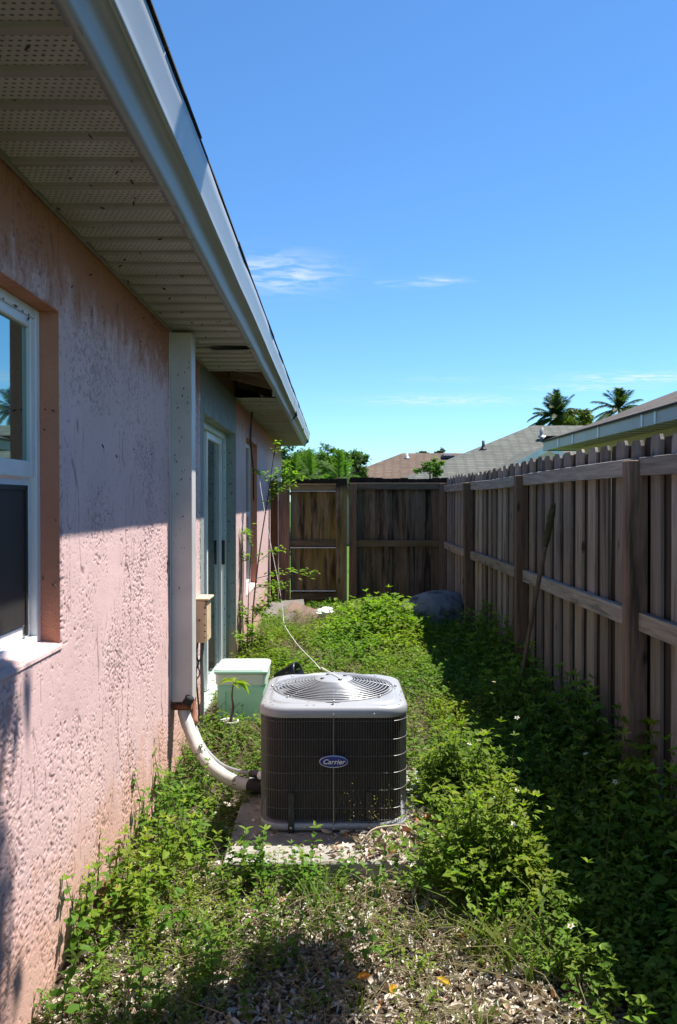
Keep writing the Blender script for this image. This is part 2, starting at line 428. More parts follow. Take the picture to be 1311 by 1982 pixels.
M['pole'] = wood('grey_pole_wood', (.13, .105, .085), 'z')
M['twig'] = plain('dry_twig', (.45, .37, .27), .8, 0, .2, 20)
M['cover_metal'] = plain('stained_cover_metal', (.54, .52, .50), .45, 0, .10, 5, (.38, .34, .29), 6, .6)
M['moss'] = plain('mossy_wrap', (.055, .06, .025), .95, 0, .5, 40, bump=.9, bscale=70)
M['specks'] = plain('insect_cases', (.045, .033, .025), .9)
M['cream_wall'] = plain('cream_wall', (.55, .47, .34), .8, 0, .06, 3)
M['fascia_pale'] = plain('pale_green_grey_fascia', (.44, .42, .385), .5, 0, .08, 3, (.33, .32, .29), 5, .6)
def roofmat(name, c, size):
    m, t, p = newmat(name); g = NT(t); co = g.coords((1, 1, 1), False)
    sp = g.n('ShaderNodeSeparateXYZ'); g.t.links.new(co, sp.inputs[0])
    cb = g.n('ShaderNodeCombineXYZ'); g.set(cb.inputs[0], g.math('ADD', sp.outputs[0], sp.outputs[1])); g.set(cb.inputs[1], g.math('MULTIPLY', sp.outputs[2], 2.64))
    br = g.n('ShaderNodeTexBrick'); g.set(br.inputs['Vector'], cb.outputs[0]); br.inputs['Scale'].default_value = 1.0
    br.inputs['Brick Width'].default_value = .32; br.inputs['Row Height'].default_value = size
    br.inputs['Mortar Size'].default_value = .02; br.inputs['Mortar Smooth'].default_value = .3; br.inputs['Bias'].default_value = -.1
    br.inputs['Color1'].default_value = rgba([x * .72 for x in c]); br.inputs['Color2'].default_value = rgba([x * 1.2 for x in c]); br.inputs['Mortar'].default_value = rgba([x * .25 for x in c])
    col = g.mix(g.math('MULTIPLY', g.noise(co, 1.2, 5), .25), br.outputs['Color'], rgba([x * 1.15 for x in c]))
    col = g.mix(.18, col, g.mix(g.noise(co, 40, 3), rgba([x * .6 for x in c]), rgba([x * 1.3 for x in c])))
    g.set(p.inputs['Base Color'], col); p.inputs['Roughness'].default_value = .9; p.inputs['Specular IOR Level'].default_value = .2
    g.set(p.inputs['Normal'], g.bump(g.math('SUBTRACT', 1.0, br.outputs['Fac']), .5, .01))
    return m
M['roof_brown'] = roofmat('brown_shingles', (.118, .098, .084), .143)
M['roof_rust'] = roofmat('red_brown_shingles', (.155, .108, .08), .16)
M['roof_grey'] = roofmat('grey_shingles', (.135, .138, .118), .16)
def groundmat(name, a, b, c, s):
    m, t, p = newmat(name); g = NT(t); co = g.coords((1, 1, 1), False)
    col = g.mix(g.ramp(g.noise(co, s, 6, .7), [(.35, 0.0), (.65, 1.0)]), rgba(a), rgba(b))
    col = g.mix(g.ramp(g.noise(co, s * .12, 5, .6), [(.45, 0.0), (.65, .6)]), col, rgba(c))
    g.set(p.inputs['Base Color'], col); p.inputs['Roughness'].default_value = .95; p.inputs['Specular IOR Level'].default_value = .1
    g.set(p.inputs['Normal'], g.bump(g.noise(co, s * 2, 5, .7), .8, .02))
    return m
M['ground'] = groundmat('lawn_ground', (.05, .10, .018), (.09, .16, .03), (.10, .13, .04), 12)
M['yard'] = groundmat('leaf_mould_soil', (.07, .05, .035), (.20, .155, .115), (.055, .05, .025), 45)
# overhanging boughs: centre, radii, leaf count; one bough added only to darken the right corner
OVERHANG = [((.86, 3.08, 4.55), (.16, .22, .55), 260), ((.64, 2.98, 4.9), (.2, .2, .45), 260), ((1.64, 3.47, 4.4), (.28, .28, .2), 800), ((1.32, 3.2, 4.45), (.3, .3, .2), 600), ((2.1, 2.75, 4.6), (.35, .3, .3), 400), ((2.95, 3.35, 4.4), (.28, .45, .3), 900), ((1.4, 2.2, 4.7), (.6, .5, .4), 900), ((1.3, 1.5, 4.5), (.6, .5, .4), 700), ((2.2, 2.2, 4.7), (.6, .6, .5), 700)]
# ================================================================ GROUND
def grid_mesh(xs, ys, zf, name, mat, kind='structure'):
    X, Y = np.meshgrid(xs, ys); Z = zf(X, Y); n, k = X.shape
    V = np.stack([X, Y, Z], -1).reshape(-1, 3)
    i = np.arange((n - 1) * k).reshape(n - 1, k)[:, :-1].ravel()
    F = np.stack([i, i + 1, i + k + 1, i + k], -1)
    me = bpy.data.meshes.new(name); me.from_pydata(V.tolist(), [], F.tolist()); me.materials.append(mat)
    me.polygons.foreach_set('use_smooth', [True] * len(F)); me.update()
    return tag(link(name, me), kind=kind)
def gz(x, y):
    """height of the yard"""
    return .035 * (fbm(np.asarray(x) * 1.7 + 9, np.asarray(y) * 1.7 + 5, 3, 3) - .5) + .012 * (vnoise(np.asarray(x) * 9, np.asarray(y) * 9, 5) - .5)
tag(MB().add([(-600, -300, -.06), (600, -300, -.06), (600, 1500, -.06), (-600, 1500, -.06)], [(0, 1, 2, 3)]).build('ground', M['ground']), kind='structure')
grid_mesh(np.linspace(-1.0, 1.75, 56), np.linspace(-2, 11.3, 220), gz, 'yard_soil', M['yard'])

# ================================================================ HOUSE
XW, YF = -.9, 13.5                       # wall plane, far end of the house
house = empty('house', (XW, 5, 0), 'pink stucco house with a white soffit and a metal edged eave along the side yard', 'house')
# near wall: the relief of the trowelled stucco is real geometry
def wall_grid(y0, y1, z0, z1, ny, nz, holes, name, mat, relief, parent):
    ys = np.unique(np.concatenate([np.linspace(y0, y1, ny) if np.isscalar(ny) else ny] + [np.array(h[:2]) for h in holes])); zs = np.unique(np.concatenate([np.linspace(z0, z1, nz)] + [np.array(h[2:]) for h in holes]))
    ys = ys[(ys >= y0 - 1e-6) & (ys <= y1 + 1e-6)]
    Y, Z = np.meshgrid(ys, zs)
    X = np.full(Y.shape, XW)
    if relief:
        wy = Y + .02 * (vnoise(Y * 14, Z * 14, 31) - .5); tilt = Z * .18
        a = fbm((wy + tilt) * 66, Z * 78, 40, 2); cl = fbm(Y * 4.6, Z * 3.4, 44, 3)
        b = fbm((wy - tilt * .4) * 100, Z * 120, 51, 2)
        pit = sstep(.742, .767, a + .6 * (cl - .5)) + .9 * sstep(.745, .78, b + .6 * (cl - .5))
        cr = np.abs(vnoise((wy + tilt * .5) * 26 + 7 + 1.2 * vnoise(Y * 9, Z * 7, 61), Z * 2.0, 60) - .5); crack = (1 - sstep(.011, .03, cr)) * sstep(.48, .56, vnoise(Y * 5, Z * 3, 63))
        crack2 = (1 - sstep(.009, .027, np.abs(vnoise((wy - tilt * .6) * 40 + 3 + 1.5 * vnoise(Y * 11, Z * 9, 64), Z * 4.5, 66) - .5))) * sstep(.47, .55, vnoise(Y * 6 + 2, Z * 4, 67))
        crack = np.maximum(crack, crack2)
        pit = np.clip(pit, 0, 1)
        lip = sstep(.717, .742, a + .6 * (cl - .5)) * .3
        h = -.0032 * pit - .0022 * crack + .0012 * lip + .006 * (fbm(Y * 2.5, Z * 2.5, 70, 3) - .5) + .0012 * (fbm(Y * 22, Z * 22, 75, 2) - .5)
        edge = np.ones(Y.shape)
        for h0 in holes:       # rounded stucco arris at the openings
            dy = np.maximum(np.maximum(h0[0] - Y, Y - h0[1]), 0); dz = np.maximum(np.maximum(h0[2] - Z, Z - h0[3]), 0)
            d = np.hypot(dy, dz); edge = np.minimum(edge, sstep(0, .012, d)); h = h - .006 * (1 - sstep(0, .014, d))
        X = X + h
    n, k = Y.shape
    V = np.stack([X, Y, Z], -1).reshape(-1, 3) - np.array(WORLD[parent.name])
    i = np.arange((n - 1) * k).reshape(n - 1, k)[:, :-1].ravel()
    cy = ((Y[:-1, :-1] + Y[1:, 1:]) / 2).ravel(); cz = ((Z[:-1, :-1] + Z[1:, 1:]) / 2).ravel()
    keep = np.ones(len(i), bool)
    for h0 in holes: keep &= ~((cy > h0[0]) & (cy < h0[1]) & (cz > h0[2]) & (cz < h0[3]))
    i = i[keep]
    F = np.stack([i, i + 1, i + k + 1, i + k], -1)
    me = bpy.data.meshes.new(name); me.vertices.add(len(V)); me.vertices.foreach_set('co', V.ravel())
    me.loops.add(F.size); me.loops.foreach_set('vertex_index', F.ravel().astype(np.int32))
    me.polygons.add(len(F)); me.polygons.foreach_set('loop_start', np.arange(0, F.size, 4, dtype=np.int32))
    me.polygons.foreach_set('use_smooth', np.ones(len(F), bool))
    me.update(calc_edges=True); me.validate(); me.materials.append(mat)
    if relief:
        at = me.attributes.new('crack', 'FLOAT', 'POINT'); at.data.foreach_set('value', np.maximum(crack, .75 * pit).ravel().astype(np.float32))  # also carries the pits, whose shadow is put into the colour
    return link(name, me, parent)
WIN = (1.25, 2.63, 1.083, 2.17); DOOR = (5.52, 7.30, .0, 2.16); WIN2 = (8.15, 9.3, .6, 2.2)
ZS = 2.484                                # soffit height
wall_grid(-2.5, 1.0, -.1, ZS, 30, 30, [], 'wall', M['pink'], False, house)
wall_grid(1.0, 5.37, -.1, ZS, np.concatenate([np.linspace(1, 2, 40), np.linspace(2, 4.45, 520), np.linspace(4.46, 5.37, 60)]), 640, [WIN], 'wall', M['pink_near'], True, house)
wall_grid(5.37, 7.33, -.1, ZS, 20, 20, [DOOR], 'painted_wall_panel', M['grey_stucco'], False, house)
wall_grid(7.33, YF, -.1, ZS, 60, 30, [WIN2], 'wall', M['pink'], False, house)
# the rest of the house body: end walls, back
b = MB(); b.box((-8, YF - .2, -.1), (XW - .012, YF, ZS)); b.box((-8, -2.5, -.1), (XW - .012, -2.3, ZS)); b.box((-8.2, -2.5, -.1), (-8, YF, ZS))
b.build('outer_wall', M['pink'], house)
def reveal(y0, y1, z0, z1, dep, mat, off=0.0):
    m = MB(); xo, xi = XW - off, XW - dep
    def q(a, b_, n=6):   # strip with a rounded front edge
        m.add([(xo, *a), (xo, *b_), (xi, *b_), (xi, *a)], [(0, 1, 2, 3)])
    q((y1, z0), (y1, z1)); q((y0, z1), (y0, z0)); q((y1, z1), (y0, z1))
    r = m.build('reveal', mat, house)
    return r
def sloped_sill(y0, y1, z0, dep, mat):
    b = MB(); pr = [(XW - dep, z0 + .012), (XW - dep, z0 - .05), (XW - .02, z0 - .05), (XW - .004, z0 - .03), (XW + .0045, z0 - .016), (XW + .003, z0 - .006), (XW - .012, z0 + .002)]
    b.extrude(pr, y0 - .002, y1 + .004); return b.build('sill', mat, house)
# --- near window
reveal(*WIN, .085, M['reveal'], .002)
sloped_sill(WIN[0], WIN[1], WIN[2], .085, M['pink'])
XG = XW - .064
win = MB()
y0, y1, z0, z1 = WIN; fw = .034
for lo, hi in (((XG-.05, y1-fw, z0), (XG, y1, z1)), ((XG-.05, y0, z0), (XG, y0+fw, z1)), ((XG-.05, y0+fw, z1-fw), (XG, y1-fw, z1)), ((XG-.05, y0+fw, z0), (XG, y1-fw, z0+.03))):
    win.box(lo, hi, bev=.003)
window = win.build('window', M['white_metal'], house)
def sash(ya, yb, za, zb, x, wd, pane_mat, parent, dp=.022, top=None, bot=None):
    top = top or wd; bot = bot or wd
    s = MB(); s.box((x-dp, ya, za), (x, ya+wd, zb), bev=.003); s.box((x-dp, yb-wd, za), (x, yb, zb), bev=.003)
    s.box((x-dp, ya+wd, za), (x, yb-wd, za+bot), bev=.003); s.box((x-dp, ya+wd, zb-top), (x, yb-wd, zb), bev=.003)
    s.build('sash', M['white_metal'], parent)
    MB().add([(x-dp+.008, ya+wd*.9, za+bot*.9), (x-dp+.008, yb-wd*.9, za+bot*.9), (x-dp+.008, yb-wd*.9, zb-top*.9), (x-dp+.008, ya+wd*.9, zb-top*.9)], [(0, 1, 2, 3)]).build('pane', pane_mat, parent)
sash(y0+fw+.001, y1-fw-.001, 1.625, z1-fw-.001, XG-.004, .034, M['film_glass'], window, top=.032, bot=.052)
sash(y0+fw+.001, y1-fw-.001, z0+.031, 1.620, XG-.022, .040, M['dark_glass'], window)
s = MB()    # dark insect screen frame of the lower half
for lo, hi in (((XG-.019, y1-fw-.06, z0+.04), (XG-.011, y1-fw-.045, 1.60)), ((XG-.019, y0+fw+.045, 1.585), (XG-.011, y1-fw-.045, 1.60))): s.box(lo, hi)
s.build('screen_frame', M['screen'], window)
MB().add([(XG-.016, y0+fw+.06, z0+.075), (XG-.016, y1-fw-.058, z0+.075), (XG-.016, y1-fw-.058, 1.588), (XG-.016, y0+fw+.06, 1.588)], [(0, 1, 2, 3)]).build('insect_screen', M['screen'], window)
# --- sliding glass door in its grey surround
XD = XW - .15
reveal(*DOOR, .10, M['grey_stucco'])
dr = MB(); y0, y1, z0, z1 = DOOR
dr.box((XD-.06, y1-.045, .03), (XW-.085, y1-.002, z1-.002), bev=.003); dr.box((XD-.06, y0+.002, .03), (XW-.085, y0+.045, z1-.002), bev=.003)
dr.box((XD-.06, y0+.045, z1-.05), (XW-.085, y1-.045, z1-.002), bev=.003); dr.box((XD-.06, y0, -.02), (XW-.04, y1, .03), bev=.004)
for xx in (XW-.105, XW-.128): dr.box((xx-.004, y1-.056, .03), (xx+.004, y1-.045, z1-.05))
door = dr.build('sliding_door', M['jamb'], house)
ym = (y0 + y1) / 2
sash(ym-.04, y1-.057, .035, z1-.052, XD+.035, .055, M['dark_glass'], door, .03)
sash(y0+.05, ym+.03, .035, z1-.052, XD-.005, .055, M['dark_glass'], door, .03)
h = MB(); h.box((XD+.035, y1-.105, .98), (XD+.062, y1-.078, 1.20), bev=.005); h.build('handle', M['strap'], door)
for k in range(14):
    sc_ = MB(); sc_.tube([(XW-.098, y1-.044, .15 + k*.142), (XW-.098, y1-.051, .15 + k*.142)], .0045, 6)
    sc_.build('screw', M['strap'], door)
# --- far window
reveal(*WIN2, .10, M['reveal'])
wf = MB(); y0, y1, z0, z1 = WIN2; XG2 = XW - .075
for lo, hi in (((XG2-.03, y1-.05, z0), (XG2, y1, z1)), ((XG2-.03, y0, z0), (XG2, y0+.05, z1)), ((XG2-.03, y0+.05, z1-.05), (XG2, y1-.05, z1)), ((XG2-.03, y0+.05, z0), (XG2, y1-.05, z0+.05)), ((XG2-.03, y0+.05, 1.38), (XG2, y1-.05, 1.43))): wf.box(lo, hi)
w2 = wf.build('window', M['white_metal'], house)
MB().add([(XG2-.02, y0+.04, z0+.04), (XG2-.02, y1-.04, z0+.04), (XG2-.02, y1-.04, z1-.04), (XG2-.02, y0+.04, z1-.04)], [(0, 1, 2, 3)]).build('pane', M['dark_glass'], w2)
sloped_sill(WIN2[0], WIN2[1], WIN2[2], .10, M['pink'])
# --- soffit panels: each pressed strip is a piece
XS = -.497
def soffit_strip(pitch):
    """flat perforated field with a raised smooth bar"""
    x0, x1 = XW + .004, XS; p = pitch; bw = .034
    ys = [0, .003, p - bw - .006, p - bw, p - .007, p - .002]
    zz = [.006, 0, 0, -.009, -.009, .006]
    vs = [(x0, y, z) for y, z in zip(ys, zz)] + [(x1, y, z) for y, z in zip(ys, zz)]; n = len(ys)
    fs = [(k, k+n, k+n+1, k+1) for k in range(n-1)]
    me = bpy.data.meshes.new('soffit_panel'); me.from_pydata(vs, [], fs); me.materials.append(M['soffit'])
    a = me.attributes.new('perf', 'FLOAT', 'FACE'); a.data.foreach_set('value', [0, 1, 0, 0, 0][:len(fs)])
    me.update(); return me
sm16 = soffit_strip(.158); sm10 = soffit_strip(.115)
y = -2.5; k = 0
while y < 13.35:
    p = .158 if y < 7.2 else .115
    if not (5.86 < y + .02 < 7.22):
        dz = RND.uniform(-.0015, .0015); rot = (RND.uniform(-.004, .004), RND.uniform(-.004, .004), RND.uniform(-.003, .003))
        if 4.55 < y < 4.7: rot = (.06, -.012, .02); dz = -.006
        o = link('soffit_panel', sm16 if p > .15 else sm10, house, (0, y, ZS + dz), rot)
        if 5.68 < y < 5.86: o.rotation_euler = (.0, .02, .10)
    y += p
b = MB()
for ya, yb in ((-2.5, 4.385), (4.515, 5.5), (7.24, YF)): b.box((XW + .0046, ya, ZS - .0135), (XW + .014, yb, ZS + .004))
b.build('soffit_channel', M['soffit'], house)
# --- fascia strips (cove below) and drip edge strips (flat above), lapped at seams
def strip(name, prof, cuts, mat, wob):
    for a, b_ in zip(cuts[:-1], cuts[1:]):
        m = MB(); n = max(2, int((b_ - a) / .25)); dx = RND.uniform(-.0012, .0012); dz = RND.uniform(-.0012, .0012); rings = []
        for i in range(n + 1):
            yy = a + (b_ - a + .012) * i / n; wv = wob * (math.sin(yy * 3.1) + .6 * math.sin(yy * 7.7 + 1))
            rings.append([(u + dx + wv * (.3 + k_ * .12), yy, z + dz + wv * .6) for k_, (u, z) in enumerate(prof)])
        m.loops(rings, closed=False, smooth=True); m.build(name, mat, house)
cove = [(-.520, ZS+.010), (-.520, ZS-.010), (-.502, ZS-.012), (-.494, ZS-.009), (-.488, ZS+.004), (-.4845, ZS+.020), (-.480, ZS+.035), (-.472, ZS+.047), (-.460, ZS+.054), (-.447, ZS+.057), (-.4455, ZS+.075)]
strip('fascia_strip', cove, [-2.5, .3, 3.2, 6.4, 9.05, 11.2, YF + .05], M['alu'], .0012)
flat = [(-.462, ZS+.0605), (-.4385, ZS+.0575), (-.4365, ZS+.064), (-.4375, ZS+.069), (-.4350, ZS+.085), (-.425, ZS+.150), (-.4185, ZS+.176), (-.430, ZS+.182)]
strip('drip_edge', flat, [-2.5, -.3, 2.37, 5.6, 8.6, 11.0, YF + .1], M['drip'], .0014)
# --- roof slab with shingle courses at the eave
tanr = .40
b = MB(); x0 = -.424; zr = ZS + .178
b.extrude([(x0, zr), (x0 - 4.0, zr + 4.0 * tanr), (x0 - 4.0, zr + 4.0 * tanr + .03), (x0, zr + .008)], -2.5, YF + .12)
roof = b.build('roof', M['attic'], house)
y = -2.5; shm = []
for v in range(4):
    m = MB(); e = .0012 * v; a0 = x0 + .012 - e
    m.extrude([(a0, zr + .0085), (a0 - .42, zr + .0085 + .42 * tanr), (a0 - .42, zr + .016 + .42 * tanr), (a0, zr + .0145 + .001 * (v % 2))], .003, .497); me = m.mesh('shingle'); me.materials.append(M['shingle_edge']); shm.append(me)
while y < YF:
    link('shingle', shm[RND.randrange(4)], roof, (0, y, RND.uniform(0, .0015)), (0, 0, RND.uniform(-.003, .003))); y += .5
b = MB(); b.extrude([(x0 - .38, zr + .012 + .38 * tanr + .009), (x0 - 4.05, zr + .012 + 4.05 * tanr + .009), (x0 - 4.05, zr + 4.05 * tanr + .04), (x0 - .38, zr + .38 * tanr + .034)], -2.5, YF + .12)
b.build('shingle_field', M['shingle_edge'], roof)
# attic blocking and rafters seen through the missing soffit
b = MB(); b.box((XW - .05, -2.4, ZS + .005), (XW - .012, YF - .05, ZS + .36)); b.build('blocking', M['attic'], house)
for yy in (5.75, 6.35, 6.95, 7.55):
    m = MB(); m.extrude([(-.515, ZS + .03), (XW - .011, ZS + .03 + .1), (XW - .011, ZS + .175 + .4 * .47), (-.515, ZS + .205)], yy, yy + .038); m.build('rafter', M['attic'], house)
b = MB(); b.box((-.522, -2.45, ZS + .012), (-.503, YF, ZS + .17)); b.build('sub_fascia', M['attic'], house)
b = MB(); b.box((-.56, 7.2, ZS + .005), (-.535, 7.215, ZS + .05)); b.build('soffit_clip', M['white_metal'], house)
for yy, s in ((9.05, 1.0), (11.15, .45), (13.1, .9)):      # black felt flaps hanging at the lapped seams
    m = MB(); a = Vector((-.430, yy, ZS + .085)); m.add([a, a + Vector((.010, .05, -.05))*s, a + Vector((-.062, -.02, -.125))*s, a + Vector((-.02, .05, -.03))*s], [(0, 1, 2), (0, 2, 3), (0, 3, 1), (1, 3, 2)])
    m.build('felt_flap', M['black'], house)
# sagging loose strip of soffit near the cover box
m = MB(); rings = []
for i in range(9):
    t = i / 8; x = XW + .14 + t * .27; sg = -.020 * math.sin(math.pi * t) ** .7
    rings.append([(x, 4.86 - .02*t, ZS - .011 + sg), (x, 4.98 - .01*t, ZS - .010 + sg * .35)])
m.loops(rings, closed=False); m.build('loose_strip', M['soffit'], house)
m = MB(); m.add([(XW + .12, 4.80, ZS - .0105), (XS - .005, 4.85, ZS - .0105), (XS - .005, 4.87, ZS - .0105), (XW + .3, 4.885, ZS - .0105), (XW + .12, 4.83, ZS - .0105)], [(0, 1, 2, 3, 4)]); m.build('painted_gap_shade', M['black'], house)  # flat black sheet, the shade inside an opening painted on

# ================================================================ LINE SET COVER, PIPE, DISCONNECT BOX
cov = empty('line_set_cover', (XW, 4.45, 1.5), 'tall white metal cover box running up the pink wall from pipe to soffit', 'cover box')
b = MB(); b.box((XW + .003, 4.39, .445), (-.781, 4.51, ZS - .012), bev=.003); b.build('channel', M['cover_metal'], cov)
b = MB(); b.box((XW + .0005, 4.37, .46), (XW + .0035, 4.3895, ZS - .012)); b.build('flange', M['white_metal'], cov)
b = MB(); b.box((XW + .004, 4.395, .40), (-.79, 4.505, .4445)); b.tube([(XW + .02, 4.40, .42), (-.80, 4.385, .425)], .018, 8)
b.build('rusted_end', M['rust'], cov)
b = MB(); b.lathe([(0, -.03), (.016, -.03), (.028, -.012), (.024, .004), (.029, .018), (.019, .03), (0, .032)], (-.805, 4.392, .452), 9, M=Euler((.3, .5, .2)).to_matrix().to_4x4()); b.build('foam_plug', M['black'], cov)
def bez(P, n):
    P = [Vector(p) for p in P]; out = []
    Q = [P[0] * 2 - P[1]] + P + [P[-1] * 2 - P[-2]]
    for i in range(1, len(Q) - 2):
        for k in range(n):
            t = k / n; a, b_, c, d = Q[i-1], Q[i], Q[i+1], Q[i+2]
            out.append(.5 * ((2*b_) + (-a+c)*t + (2*a-5*b_+4*c-d)*t*t + (-a+3*b_-3*c+d)*t**3))
    out.append(P[-1]); return out
pipe = empty('sleeved_pipe', (-.8, 4.45, .4), 'thick white sleeved pipe curving from the wall cover down into the condenser', 'pipe')
pp = bez([(-.84, 4.44, .43), (-.83, 4.43, .36), (-.775, 4.36, .265), (-.69, 4.24, .18), (-.58, 4.12, .135), (-.46, 4.03, .118), (-.33, 3.96, .13)], 6)
b = MB(); b.tube(pp, [.034 + .0012 * math.sin(i * 1.7) for i in range(len(pp))], 14); b.build('sleeve', M['pvc'], pipe)
b = MB(); b.tube(bez([(-.425, 4.01, .118), (-.39, 3.99, .122), (-.335, 3.965, .128)], 3), [.036, .039, .040, .039, .037, .037, .036], 14); b.build('tape_wrap', M['black'], pipe)
cb = empty('suction_cable', (-.8, 4.5, .4), 'thin grey flexible conduit with a copper colored foam end beside the white pipe', 'conduit')
b = MB(); b.tube(bez([(-.79, 4.46, .34), (-.765, 4.42, .29), (-.70, 4.32, .215), (-.60, 4.19, .172), (-.50, 4.09, .168), (-.40, 4.0, .185)], 5), .0095, 8); b.build('conduit', M['cable_grey'], cb)
b = MB(); b.tube(bez([(-.80, 4.47, .47), (-.795, 4.47, .42), (-.785, 4.455, .36), (-.77, 4.43, .315)], 4), [.017] * 12 + [.012], 8); b.build('foam_end', M['cable_copper'], cb)
b = MB(); b.tube([(-.42, 4.0, .185), (-.345, 3.95, .19)], .019, 12); b.build('connector', M['dark_plastic'], cb)
b = MB(); b.tube([(-.374, 3.968, .187), (-.345, 3.95, .19)], .0205, 12); b.build('collar', M['plastic_white'], cb)

box = empty('disconnect_box', (XW, 5.2, .78), 'rust stained cream electrical box with a cap on the wall beside the cover box', 'electrical box')
b = MB(); b.box((XW + .003, 5.10, .645), (-.822, 5.30, .915), bev=.004); b.build('case', M['rusty_box'], box)
b = MB(); b.box((XW + .003, 5.09, .917), (-.800, 5.315, .93), bev=.003); b.build('cap', M['rusty_box'], box)
b = MB(); b.box((-.8215, 5.11, .65), (-.8165, 5.285, .905), bev=.002); b.build('cover_plate', M['rusty_box'], box)
b = MB()
for zz in (.68, .72, .76, .83, .87): b.tube([(-.8265, 5.0985, zz), (-.8265, 5.095, zz)], .006, 7)
b.tube([(-.862, 5.0985, .79), (-.862, 5.094, .79)], .006, 8)
b.build('rust_spot', M['rust'], box)
b = MB(); b.tube(bez([(-.86, 5.2, .645), (-.862, 5.19, .5), (-.86, 5.2, .3), (-.865, 5.2, 0)], 4), .013, 8); b.build('conduit', M['cable_grey'], box)
b = MB(); b.tube(bez([(-.875, 5.12, .645), (-.885, 5.10, .57), (-.868, 5.10, .52), (-.885, 5.1, .44), (-.87, 5.12, .2), (-.875, 5.1, 0)], 4), .006, 6)
b.tube(bez([(-.85, 5.14, .645), (-.84, 5.10, .58), (-.87, 5.09, .51), (-.86, 5.1, .45), (-.89, 5.1, .40)], 4), .004, 6); b.build('wire', M['cable_black'], box)
cw = empty('wall_cable', (-.88, 8.4, 2.4), 'pair of black cables hanging loose from the soffit down the far pink wall', 'cable')
for d in (0, .03):
    b = MB(); b.tube(bez([(-.86, 8.35 + d, ZS), (-.88, 8.37 + d * 2, 2.2), (-.865, 8.5 + d, 1.9), (-.88, 8.7, 1.55)], 5), .008, 6); b.build('cable', M['cable_black'], cw)
cw2 = empty('dangling_wires', (-.88, 7.5, 1.2), 'thin dark wires hanging down the pink wall just past the glass door', 'wires')
for k in range(5):
    yy = 7.45 + .07 * k; m = MB(); m.tube(bez([(-.89, yy, 1.25 - .05 * (k % 3)), (-.88, yy + RND.uniform(-.03, .03), .9), (-.885, yy + RND.uniform(-.05, .05), .5), (-.87, yy, .05)], 4), .004, 5); m.build('wire', M['bark'], cw2)

# ================================================================ FENCES
HF = 1.875
def picket_mesh(wd, h, seed, t=.017):
    r = random.Random(seed); e = .026; w2 = wd / 2
    top = [(-w2, h - e - r.uniform(0, .01)), (-w2 + e * .7, h - r.uniform(0, .006)), (w2 - e * .7, h - r.uniform(0, .006)), (w2, h - e - r.uniform(0, .01))]
    prof = [(w2, -.02), (w2 + r.uniform(-.004, .004), h * .5), top[3], top[2], top[1], top[0], (-w2 + r.uniform(-.004, .004), h * .5), (-w2, -.02)]
    n = len(prof); vs = [(0, u, z) for u, z in prof] + [(t, u, z) for u, z in prof]      # faces -x, width along y
    cup = r.uniform(-.003, .003)
    fs = [tuple(range(n-1, -1, -1)), tuple(range(n, 2*n))] + [(k, (k+1) % n, n + (k+1) % n, n + k) for k in range(n)]
    me = bpy.data.meshes.new('picket'); me.from_pydata(vs, [], fs); me.update(); return me
pm = []
for sd in range(6):
    me = picket_mesh(.142, HF, sd); me.materials.append(M['wood_fence']); pm.append(me)
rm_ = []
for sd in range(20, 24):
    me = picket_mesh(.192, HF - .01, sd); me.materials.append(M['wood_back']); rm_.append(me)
sf = empty('board_fence', (1.55, 6, 0), 'weathered grey brown board on board fence running along the shaded side of the yard', 'fence')
posts = [-.89, 1.55, 3.99, 6.43, 8.87]
PX = 1.455
for i, yy in enumerate(posts):
    lean = RND.uniform(-.006, .006)
    hh = 1.775 + RND.uniform(-.006, .006); m = MB(); m.box((-.0475, -.0475, 0), (.0475, .0475, hh), bev=.004); me = m.mesh('post'); me.materials.append(M['wood_post'])
    o = link('post', me, sf, (PX + .0475, yy, -.02), (lean, RND.uniform(-.004, .006), 0))
    if i == 4: o.rotation_euler = (0, -.018, 0)
ends = posts + [11.05]
for a, b_ in zip(ends[:-1], ends[1:]):
    for zc_, dz in ((1.72, 0), (.955, 0), (.13, 0)):
        m = MB(); n = 8; rings = []
        sag = RND.uniform(-.010, .004)
        for i in range(n + 1):
            t = i / n; yy = a + .049 + (b_ - a - .098) * t; z = zc_ + sag * math.sin(math.pi * t); xo = PX + .045 + .003 * math.sin(t * 5 + a)
            rings.append([(xo, yy, z - .044), (xo, yy, z + .042), (xo + .003, yy, z + .0455), (xo + .038, yy, z + .0455), (xo + .038, yy, z - .044)])
        m.loops(rings, True, True, True, smooth=False); m.build('rail', M['wood_rail'], sf)
y = -.8; k = 0
while y < 11.0:
    zt = .012 * math.sin(y * 1.3) + RND.uniform(-.008, .008)
    link('picket', pm[RND.randrange(6)], sf, (PX + .0865 + RND.uniform(0, .003), y + RND.uniform(-.008, .008), zt), (RND.uniform(-.008, .008), RND.uniform(-.002, .003), RND.uniform(-.05, .05))).scale = (1, RND.uniform(.93, 1.06), 1)
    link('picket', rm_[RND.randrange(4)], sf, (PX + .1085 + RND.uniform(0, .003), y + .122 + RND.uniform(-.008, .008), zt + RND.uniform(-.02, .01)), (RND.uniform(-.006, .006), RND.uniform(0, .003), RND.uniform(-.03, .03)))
    y += .244
